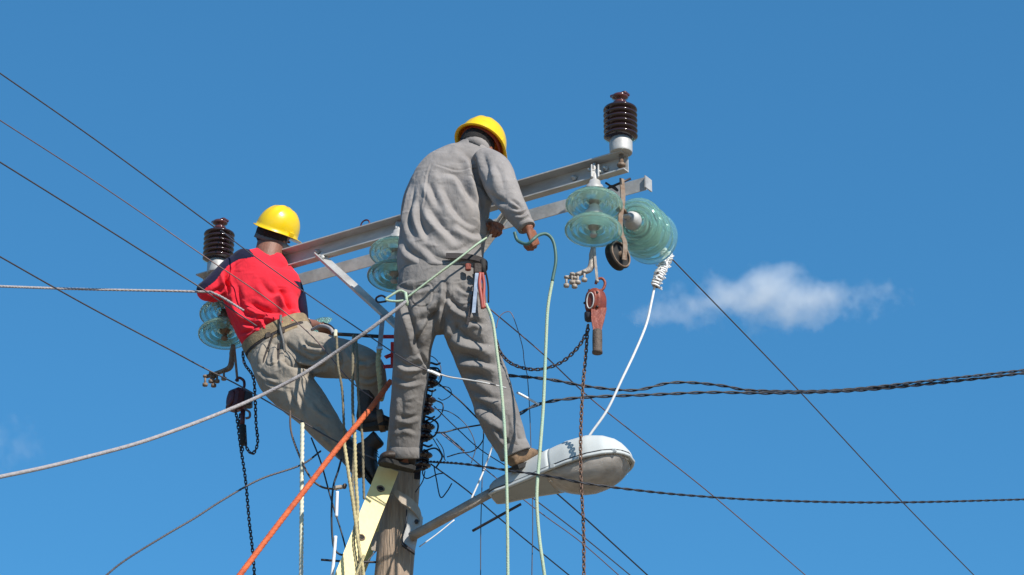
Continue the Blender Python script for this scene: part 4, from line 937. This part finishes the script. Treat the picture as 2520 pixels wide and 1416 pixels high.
limb(mb, [(850, 1100, ry - .18, 22), (880, 1140, ry - .2, 20)]); limb(mb, [(914, 980, ry - .22, 22), (912, 1020, ry - .2, 20)])
me = to_mesh_remeshed(mb, .0042, 1); me.transform(Matrix.Translation(-org(W_))); part('body', me, M['skin_dark'], W_); eyes(W_, Q, s1, f1, u1)
mb = MB(); ell(mb, Q(0, -.020, .010), s1 * .079, f1 * .086, u1 * .080); part('hair', mb, M['hair'], W_)
helmet(W_, rh + rup.normalized() * .032, rfw, rup, .90, back=1)
mb = MB(); rr = []
for z in (-.036, -.010): rr.append([rh + s1 * math.cos(q) * .086 + f1 * math.sin(q) * .100 + u1 * z for q in (2 * PI * k / 36 for k in range(36))])
for z in (-.010, -.036): rr.append([rh + s1 * math.cos(q) * .081 + f1 * math.sin(q) * .095 + u1 * z for q in (2 * PI * k / 36 for k in range(36))])
mb.rings(rr, False, True, True); mb.box(rh - s1 * .098 - u1 * .02, s1 * .014, f1 * .008, u1 * .010, .003); part('head_strap', mb, M['strap_grey'], W_)
mb = MB(); limb(mb, RT_, cap=(True, False)); limb(mb, RLS, cap=(True, False)); limb(mb, RRS, cap=(True, False)); limb(mb, [(560, 700, ry - .02, 22), (530, 725, ry - .02, 20), (512, 735, ry - .02, 12)])
cr = [([(687, 713), (702, 732), (714, 772)], .018, 8), ([(612, 745), (651, 764), (690, 768)], .017, 9), ([(700, 735), (712, 752), (735, 760)], .012, 6), ([(585, 700), (590, 740), (610, 775)], .010, 8), ([(640, 780), (662, 800), (668, 820)], .014, 6), ([(557, 664), (556, 690), (566, 720)], .014, 6), ([(600, 790), (620, 800), (650, 800)], .012, 6), ([(567, 790), (574, 812), (582, 838)], .010, 5), ([(628, 790), (652, 782), (688, 780)], .010, 5), ([(650, 810), (680, 795), (700, 775)], .010, 5),
      ([(700, 790), (722, 780), (740, 785)], .009, 5), ([(590, 820), (615, 815), (640, 805)], .009, 5), ([(640, 690), (665, 720), (700, 722)], .006, 8), ([(600, 640), (572, 664), (560, 700), (556, 740)], .003, 2.2), ([(600, 842), (650, 806), (720, 788), (750, 795)], .003, 2.2), ([(580, 740), (600, 770), (640, 780)], .009, 7), ([(520, 722), (540, 712), (556, 700)], .009, 5)]
sh = cloth('shirt', mb, M['shirt_red'], W_, .0042, cr, namp=.004, nscale=4.5, seed=21.0, direction=(1.2, 1, .8))
region_mat(sh.data, [M['shirt_red'], M['navy']], [(1, [(470, 640), (560, 590), (612, 612), (628, 632), (585, 640), (560, 655), (545, 672), (530, 692), (500, 714), (478, 722)]), (1, [(722, 690), (760, 700), (762, 750), (742, 742), (742, 715)])], org(W_))
sh.data.polygons.foreach_set('material_index', np.array([p.material_index for p in sh.data.polygons]))
mb = MB(); limb(mb, RRF[:3], .004, cap=(True, False)); part('undersleeve', mb, mat('mauve_grey_cotton', (.12, .10, .17), .9), W_)
mb = MB()
limb(mb, RP, cap=(True, True)); limb(mb, RL1, cap=(True, False)); limb(mb, RL2, cap=(True, False))
cr = [([(692, 876), (715, 896), (755, 905), (796, 900)], .022, 8), ([(700, 845), (745, 880), (775, 888), (807, 862)], .012, 6), ([(662, 845), (654, 872), (645, 900)], .012, 6), ([(700, 904), (745, 922), (785, 936)], .014, 7), ([(632, 905), (655, 925), (685, 935)], .010, 5), ([(760, 838), (800, 850), (795, 872), (756, 866), (760, 840)], .0028, 2.2), ([(650, 862), (690, 850), (700, 885), (660, 900), (650, 864)], .0028, 2.2), ([(714, 960), (722, 985), (733, 1013)], .012, 5), ([(731, 962), (745, 990), (755, 1024)], .012, 5),
      ([(645, 925), (668, 945), (700, 955)], .009, 5), ([(690, 850), (683, 880), (684, 905)], .010, 5), ([(820, 850), (838, 880), (836, 915)], .010, 6), ([(860, 860), (880, 885), (905, 890)], .010, 6), ([(770, 985), (790, 1010), (815, 1025)], .010, 6), ([(775, 1045), (795, 1060), (815, 1080)], .009, 5), ([(790, 1070), (808, 1080), (822, 1098)], .008, 4), ([(745, 835), (760, 850), (800, 855)], .009, 5), ([(880, 925), (905, 935), (935, 925)], .010, 5)]
tr = cloth('trousers', mb, M['trouser_tan'], W_, .0042, cr, namp=.0028, nscale=5.5, seed=31.0, direction=(1, 1, 1))
boot(W_, P(868, 1112, ry - .22), P(926, 1196, ry - .28), (.5, -.2, .8), .92, M['boot'], zs=(.05, .08, .12, .15))
mb = MB(); limb(mb, [(838, 1094, ry - .18, 29), (858, 1114, ry - .20, 28), (876, 1136, ry - .22, 27), (892, 1158, ry - .24, 26)]); part('boot_shaft', mb, M['boot'], W_)
boot(W_, P(884, 1052, ry - .24), P(962, 1044, ry - .32), (-.1, 0, 1), .92, M['boot'], zs=(.05, .10, .15, .19))
mb = MB(); mb.lathe([(.052, -.012), (.054, -.010), (.054, .012), (.050, .014)], P(938, 1036, ry - .30), (1, -.1, .15), 20); part('climbing_strap', mb, M['boot_tan'], W_)
# wide webbing belt
bc = P(684, 836, ry - .02); bu = (P(664, 794, ry - .01) - P(690, 850, ry - .03)).normalized(); bx1 = bu.cross(F).normalized(); by1 = bx1.cross(bu)
def belt(name, m, dz, hh, ex, a=.166, b=.112):
    mb = MB(); rr = []
    for z, e in ((-hh, 0), (-hh, ex), (hh, ex), (hh, 0)): rr.append([bc + bu * (z + dz + .010 * math.cos(2 * q)) + bx1 * math.cos(q) * (a + e) + by1 * math.sin(q) * (b + e) for q in (2 * PI * k / 56 for k in range(56))])
    mb.rings(rr, False, False, True); return part(name, mb, m, W_)
belt('belt', M['belt'], .012, .026, .008); belt('belt_edge', M['belt_dark'], -.022, .006, .007); belt('inner_belt', M['belt'], -.032, .010, .004)
mb = MB(); mb.tube(smooth_path([P(691, 776, ry - .15), P(690, 810, ry - .155), P(697, 840, ry - .16), P(700, 868, ry - .15)]), .007, 6); part('hammer_handle', mb, M['strap_grey'], W_)
mb = MB(); mb.box(P(693, 815, ry - .14), (.016, 0, .004), (0, .01, 0), (0, 0, .018), .004); mb.box(P(660, 826, ry - .13), (.014, 0, .004), (0, .008, 0), (0, 0, .016), .004); part('belt_pouch', mb, M['boot'], W_)
mb = MB(); mb.tube(smooth_path([P(672, 822, ry - .14), P(662, 850, ry - .14), P(650, 880, ry - .15), P(647, 900, ry - .15)]), .005, 6); mb.tube(smooth_path([P(686, 846, ry - .15), P(684, 880, ry - .17), P(683, 915, ry - .18)]), .006, 6); part('tool_strap', mb, M['belt_dark'], W_)

#@@PART3@@
# ------------------------------------------------------------------ lines, ropes and wires
LG = 'thin overhead wires leaving to the left'
hdL = iL + Z * .29
def yl(y0_, x0_, x): return y0_ + (x - x0_) * .0031        # left wires come towards the viewer as they run left
wire('overhead_wire', 'thin wire from the top left down over the brown insulator beside the red worker', 'wire', [(-60, 139, -1.1), (240, 348, -.2), (515, 550, .52), (545, 570, .50)], 3.6, M['wire'], group=LG)
wire('overhead_wire', 'thin wire crossing the red shirt and running on to the spool rack', 'wire', [(545, 568, .50), (600, 612, .14), (745, 716, .02), (890, 815, -.3), (1000, 888, -.62), (1060, 914, -.64), (1130, 932, -.66), (1220, 948, -.68)], 3.0, M['wire'], group=LG)
wire('overhead_wire', 'second thin wire from the left edge, passing under the brown insulator', 'wire', [(-60, 258, -1.3), (250, 458, -.3), (498, 628, .06), (663, 740, .05), (770, 830, .02), (860, 935, -.2), (917, 980, -.3)], 2.8, M['wire_red'], group=LG)
wire('overhead_wire', 'third wire from the left edge, ending at the red worker\'s elbow', 'wire', [(-60, 362, -1.3), (200, 524, -.5), (400, 650, .0), (490, 706, .12), (550, 748, .12), (632, 803, .10)], 3.8, M['wire'], group=LG)
wire('overhead_wire', 'lowest dark wire from the left edge running behind the red worker\'s knee', 'wire', [(-60, 598, -1.2), (200, 745, -.3), (420, 862, .2), (500, 905, .38), (590, 950, .36), (730, 1030, .02), (830, 1088, -.05), (925, 1130, -.16)], 3.8, M['wire'], group=LG)
wire('rope', 'near level beige rope from the left edge to the red worker\'s elbow', 'rope', [(-60, 703, -.6), (200, 712, -.1), (480, 718, .14), (530, 724, .12), (600, 765, .08)], 6, M['rope_grey'], 'twist', pitch=.02)
wire('overhead_wire', 'thin twisted wire rising from the bottom left towards the red worker\'s boot', 'wire', [(230, 1445, -.9), (300, 1385, -.7), (400, 1322, -.5), (480, 1275, -.4), (550, 1230, -.3), (640, 1180, -.2), (740, 1145, -.1), (790, 1110, 0)], 4.6, M['wire'], 'twist', pitch=.02, lobes=2)
wire('overhead_wire', 'steep wire running from the far right glass discs down to the bottom right', 'wire', [(1648, 632, .15), (1950, 945, 1.5), (2220, 1235, 3.0), (2460, 1480, 4.5)], 3.6, M['wire'])
wire('overhead_wire', 'reddish wire falling from behind the grey worker\'s hip to the bottom right', 'wire', [(1195, 752, -.2), (1330, 866, .2), (1450, 978, .6), (1600, 1098, 1.3), (1760, 1225, 2.0), (2010, 1440, 3.4)], 3.2, M['wire_red'])
pair('service_cable', 'upper black twisted cable running right from behind the grey worker\'s knee', 'cable', [(1245, 924, -.2), (1350, 934, -.1), (1450, 952, 0), (1560, 961, .1), (1640, 944, .15), (1700, 942, .2), (1780, 950, .3), (1860, 962, .4), (2060, 961, .7), (2300, 936, 1.0), (2580, 905, 1.4)], 4.2, M['black'], .0085, .16)
pair('service_cable', 'lower black twisted cable that meets the upper one towards the right edge', 'cable', [(1275, 1021, -.2), (1330, 994, -.15), (1430, 979, -.05), (1600, 972, .1), (1750, 966, .25), (1900, 968, .42), (2100, 962, .75), (2300, 944, 1.02), (2580, 912, 1.45)], 4.4, M['black'], .009, .19)
pair('service_cable', 'thin twisted cable from the lowest spool across the lamp to the right edge', 'cable', [(1050, 1136, -.12), (1140, 1142, -.62), (1250, 1158, -.74), (1360, 1174, -.78), (1440, 1190, -.80), (1560, 1206, -.7), (1700, 1220, -.5), (1900, 1232, -.2), (2200, 1237, .3), (2580, 1228, 1.0)], 3.2, M['black'], .006, .12)
wg = 'thin service wires fanning out below the spool rack'
def sw(label, pts, r=2.6, m='black', cat='wire'): wire('service_wire', label, cat, pts, r, M[m], group=wg)
sw('black wire from the lowest spool past the lamp pipe to the bottom edge', [(1060, 1142, -.1), (1150, 1208, .1), (1240, 1285, .5), (1430, 1440, 1.2)], 3.6)
sw('thin wire under the lamp lens running to the bottom edge', [(1310, 1225, -.2), (1440, 1325, .3), (1580, 1440, 1.0)], 3.0, 'wire')
sw('reddish wire under the lamp running to the bottom edge', [(1080, 1062, -.1), (1200, 1160, .0), (1330, 1262, .3), (1430, 1335, .6), (1550, 1440, 1.0)], 2.6, 'wire_red')
sw('dark wire from the lamp lens down to the bottom right', [(1365, 1210, -.2), (1450, 1285, .2), (1620, 1440, 1.0)], 3.8)
sw('black wire from the top spool passing behind the grey knee', [(1080, 945, -.12), (1130, 985, -.1), (1175, 1030, -.05), (1230, 1080, 0)], 4.0)
sw('black wire from the second spool passing behind the calf', [(1068, 1000, -.12), (1130, 1060, -.05), (1180, 1105, 0), (1250, 1150, .1)], 2.6)
sw('short black wire from the third spool to the shin', [(1070, 1066, -.12), (1095, 1064, -.12), (1130, 1055, -.1), (1190, 1045, -.1)], 4.0)
sw('black tail wire hanging below the third spool', [(1092, 1066, -.12), (1120, 1090, -.12), (1143, 1110, -.12)], 3.6)
sw('loop of black wire right of the spool rack', [(1190, 1060, -.1), (1188, 1085, -.1), (1165, 1110, -.1), (1130, 1116, -.1), (1100, 1125, -.1)], 3.0)
sw('curled wire loop beside the second spool', [(1078, 950, -.12), (1105, 955, -.13), (1110, 972, -.13), (1090, 985, -.13), (1078, 980, -.12)], 2.2, 'wire')
sw('wide thin wire curl above the spools', [(1048, 872, -.1), (1070, 882, -.1), (1085, 905, -.1), (1080, 935, -.1)], 2.2, 'wire')
sw('large faint wire arc behind the grey thigh', [(1221, 808, -.2), (1228, 782, -.2), (1246, 768, -.2), (1262, 778, -.2), (1285, 850, -.2), (1290, 890, -.2), (1298, 925, -.2)], 2.0, 'wire_red')
sw('crooked wire tail hanging under the lowest spool', [(1068, 1148, -.12), (1074, 1180, -.12), (1084, 1224, -.12), (1100, 1210, -.12), (1112, 1190, -.12)], 3.0)
sw('wire loop hanging close below the lowest spool', [(1044, 1150, -.12), (1040, 1165, -.12), (1050, 1178, -.12), (1075, 1168, -.12), (1090, 1165, -.12)], 3.0)
sw('short wire slanting down from the pole beside the dark spool', [(1046, 1160, -.1), (1040, 1185, -.1), (1022, 1212, -.1)], 2.6)
sw('thin pair wire between third and lowest spool', [(1066, 1080, -.12), (1085, 1112, -.12), (1096, 1134, -.12)], 2.4, 'wire')
sw('thin wire beside it between third and lowest spool', [(1074, 1080, -.13), (1090, 1105, -.13), (1094, 1130, -.13)], 2.2, 'wire_red')
sw('thin vertical wire left of the hanging hoses', [(1190, 1060, .1), (1186, 1200, .1), (1183, 1330, .1), (1183, 1640, .1)], 2.4, 'wire')
sw('thin vertical wire dangling below the lamp', [(1310, 1180, .1), (1311, 1300, .1), (1309, 1420, .1), (1309, 1640, .1)], 2.6, 'wire')
sw('thin vertical wire between the grey shin and the hose', [(1298, 925, -.1), (1303, 1000, -.1), (1306, 1080, -.1), (1308, 1140, -.1)], 2.2, 'wire')
sw('thin wire from under the top spool to the second spool', [(1064, 960, -.13), (1062, 975, -.13), (1056, 985, -.13)], 3)
sw('pale thin wire crossing the grey knee', [(1060, 912, -.66), (1100, 927, -.66), (1150, 935, -.67), (1200, 944, -.68), (1245, 955, -.62)], 3.6, 'cement')
sw('short looping wire around the top spool', [(1056, 905, -.13), (1078, 908, -.14), (1086, 930, -.14), (1074, 948, -.14), (1050, 944, -.14)], 4)
sw('wire curl standing off the third spool', [(1040, 1040, -.13), (1062, 1032, -.15), (1078, 1046, -.15), (1070, 1072, -.14), (1044, 1082, -.13)], 4.5)
sw('bent wire from the second spool around to the third', [(1068, 984, -.14), (1090, 996, -.15), (1084, 1022, -.15), (1060, 1040, -.14)], 3.4)
sw('wire bow from the lowest spool out to the left and back', [(1044, 1110, -.13), (1072, 1104, -.15), (1088, 1124, -.15), (1074, 1150, -.14)], 4.2)
sw('long loose wire arc from the second spool down to the lamp pipe', [(1068, 1006, -.13), (1110, 1016, -.13), (1150, 1050, -.13), (1170, 1098, -.12), (1160, 1140, -.12)], 2.2, 'wire')
for pts, r, lb in (([(1052, 912, -.67), (1066, 917, -.67), (1082, 925, -.67)], 6, 'short white sleeve where the wire meets the top spool'),
                   ([(1272, 966, -.3), (1298, 980, -.3), (1326, 996, -.3)], 6, 'short white sleeve floating right of the grey knee'),
                   ([(1213, 1096, .0), (1190, 1160, .0), (1158, 1232, .0)], 4.5, 'white wire slanting down behind the lamp pipe'),
                   ([(1118, 1280, .1), (1075, 1315, .1), (1032, 1346, .1)], 3.0, 'faint white wire below the lamp pipe')):
    wire('white_wire', lb, 'wire', pts, r, M['white'])
# white jumper from the far right string, with its wrapped grip
gx = thing('preformed_grip', P(1640, 640, .0), 'white coiled wire grip below the far right glass discs', 'wire grip')
gp = resample(smooth_path([P(1645, 630, .12), P(1632, 655, .05), P(1622, 680, 0), P(1612, 706, 0)], 10), .002); mb = MB(); q = []
for i, p in enumerate(gp):
    t = (gp[min(i + 1, len(gp) - 1)] - gp[max(0, i - 1)]).normalized(); a, b = frame(t); ph = i * .002 / .016 * 2 * PI; q.append(p + (a * math.cos(ph) + b * math.sin(ph)) * (.020 + .004 * math.sin(i * .9) + .003 * math.sin(i * 2.3)))
mb.tube(q, .0052, 6); part('coil', mb, M['white'], gx)
mb = MB(); mb.tube(gp, .015, 8); part('core', mb, M['grip'], gx)
mb = MB()
for i in range(34):
    p = gp[int(len(gp) * (i + .5) / 34)]; v = Vector((random.uniform(-.5, 1), random.uniform(-1, .2), random.uniform(-.6, .6))).normalized(); mb.tube([p + v * .015, p + v * random.uniform(.028, .040)], .0034, 5)
part('wire_ends', mb, M['white'], gx)
wire('jumper_wire', 'bright white wire curving from the coiled grip down towards the lamp', 'wire', [(1612, 700, .0), (1604, 740, .0), (1590, 800, .0), (1562, 868, .0), (1530, 935, .0), (1494, 1010, .02), (1455, 1066, .04), (1440, 1090, .05)], 6.5, M['white'], 'plain')
# orange rope
wire('rope', 'thick orange rope slanting from the pole down to the bottom left', 'rope', [(960, 940, -.25), (935, 975, -.30), (900, 1020, -.36), (830, 1104, -.42), (760, 1194, -.5), (690, 1284, -.58), (590, 1416, -.7), (430, 1630, -.9)], 13, M['rope_orange'], 'twist', pitch=.022, lobes=3, depth=.10)
# left bundle of ropes
bg_ = 'ropes and cords hanging between the workers'
def rp(label, pts, r, m, nm='rope', k='twist'): wire(nm, label, 'rope', pts, r, M[m], k, group=bg_, pitch=.022)
rp('pale yellow rope hanging straight down left of the orange rope', [(744, 1042, -.12), (743, 1150, -.12), (742, 1300, -.14), (741, 1420, -.14), (740, 1640, -.14)], 10, 'cream')
rp('olive rope hanging over the red worker\'s far thigh, leftmost', [(828, 822, -.2), (832, 900, -.25), (842, 960, -.25), (846, 1040, -.25), (848, 1110, -.2)], 6, 'rope_olive')
rp('olive double rope hanging over the thigh from the dark bar', [(870, 826, -.24), (868, 900, -.3), (868, 1000, -.3), (872, 1100, -.34), (868, 1200, -.36), (880, 1290, -.4), (886, 1416, -.42), (890, 1600, -.42)], 7, 'rope_olive')
rp('olive rope close right of the double rope', [(876, 826, -.24), (880, 900, -.3), (882, 980, -.3), (892, 1080, -.3), (894, 1160, -.34), (896, 1230, -.34)], 6, 'rope_olive')
rp('tan rope crossing the orange rope and falling along the ladder', [(846, 1084, -.40), (860, 1180, -.45), (872, 1260, -.45), (882, 1340, -.46), (895, 1420, -.46), (905, 1600, -.46)], 8, 'rope_tan')
rp('tan rope beside the ladder rail, slightly frayed', [(872, 1050, -.36), (876, 1180, -.42), (880, 1260, -.42), (870, 1330, -.44), (880, 1420, -.44), (884, 1600, -.44)], 8, 'rope_tan')
rp('thick short tan rope at the red worker\'s far knee', [(933, 862, -.24), (931, 900, -.26), (936, 950, -.26), (938, 988, -.26)], 12, 'rope_tan')
rp('tan rope slanting across the bottom of the ladder', [(896, 1366, -.48), (876, 1416, -.48), (850, 1480, -.48)], 6, 'rope_tan')
bar_ = thing('belay_bar', P(880, 826, -.15), 'dark steel bar above the red worker\'s far thigh with ropes tied on', 'steel bar')
mb = MB(); mb.tube([P(818, 822, -.2), P(942, 829, -.2)], .009, 8); part('rod', mb, M['darksteel'], bar_)
mb = MB(); mb.tube(smooth_path([P(768, 812, .05), P(790, 802, -.05), P(812, 808, -.15), P(822, 824, -.2)], 6), .008, 8); part('hook', mb, M['rope_grey'], bar_)
mb = MB(); mb.box(P(826, 822, -.2), (.008, 0, 0), (0, .014, 0), (0, 0, .018), .003); part('collar', mb, M['cream'], bar_)
mb = MB(); mb.bar(P(942, 776, -.16), P(934, 862, -.24), .022, .006, (0, -1, 0)); part('hanger_strap', mb, M['rope_grey'], bar_)
mb = MB(); mb.box(P(934, 858, -.25), (.014, 0, 0), (0, .01, 0), (0, 0, .008), .003); part('buckle', mb, M['tool_steel'], bar_)
def dw(label, pts, r=4, m='black'): wire('loose_wire', label, 'wire', pts, r, M[m], group='loose wires hanging left of the ladder')
dw('brown wire drooping below the red worker\'s thigh to the clamp', [(714, 1012, .0), (716, 1060, -.05), (732, 1110, -.1), (760, 1170, -.15), (790, 1198, -.18), (830, 1205, -.18)], 5, 'grip')
dw('thin dark wire crossing behind the orange rope', [(766, 1078, -.05), (790, 1140, -.1), (815, 1230, -.1), (840, 1310, -.1), (852, 1356, -.1)], 4)
dw('dark wire loop hanging beside the white stick', [(840, 1130, -.14), (832, 1160, -.15), (820, 1200, -.2), (816, 1270, -.2), (820, 1340, -.2), (832, 1362, -.2), (850, 1362, -.2), (872, 1320, -.18), (900, 1250, -.1)], 5)
dw('short dark rod level at the bottom of the ladder', [(790, 1378, -.1), (860, 1383, -.1), (925, 1384, -.05)], 5.5)
dw('thin wire slanting up from the bottom beside the pole', [(860, 1440, -.05), (890, 1400, -.05), (930, 1350, .0)], 3, 'wire')
dw('dark rod slanting under the street lamp', [(1163, 1307, -.3), (1222, 1274, -.35), (1282, 1241, -.4)], 6.5, 'darksteel')
wire('white_stick', 'white stick hanging under the small clamp left of the ladder', 'stick', [(830, 1210, -.2), (829, 1240, -.2), (828, 1272, -.2)], 8, M['white'])
wire('white_stick', 'white stick leaning at the bottom edge left of the ladder', 'stick', [(826, 1320, -.2), (822, 1370, -.2), (815, 1430, -.2), (800, 1520, -.2)], 8, M['white'])
cl = thing('clip', P(830, 1200, -.2), 'small rusty clamp on top of the hanging white stick', 'clamp')
mb = MB(); mb.box(P(832, 1200, -.2), (.022, 0, .003), (0, .01, 0), (0, 0, .008), .003); part('jaw', mb, M['plate'], cl)
mb = MB(); mb.lathe([(.010, -.012), (.010, .012), (.004, .013)], P(848, 1197, -.2), (.2, -1, 0), 10); part('wing_nut', mb, M['grip'], cl)
# eye bolts on the beam
eb = thing('eye_bolt', P(905, 548, .15), 'small rusty ring standing on the crossarm left of the grey worker', 'ring')
mb = MB(); c = onarm(905) + Z * (h + .026) + bn * .02; mb.tube([c + bd * math.cos(q) * .026 + Z * math.sin(q) * .024 for q in (2 * PI * i / 18 for i in range(18))], .004, 6, True); part('ring', mb, M['hoist_dark'], eb)
print('objects', len(bpy.data.objects), 'tris', sum(len(o.data.polygons) * 2 for o in bpy.data.objects if o.type == 'MESH'))
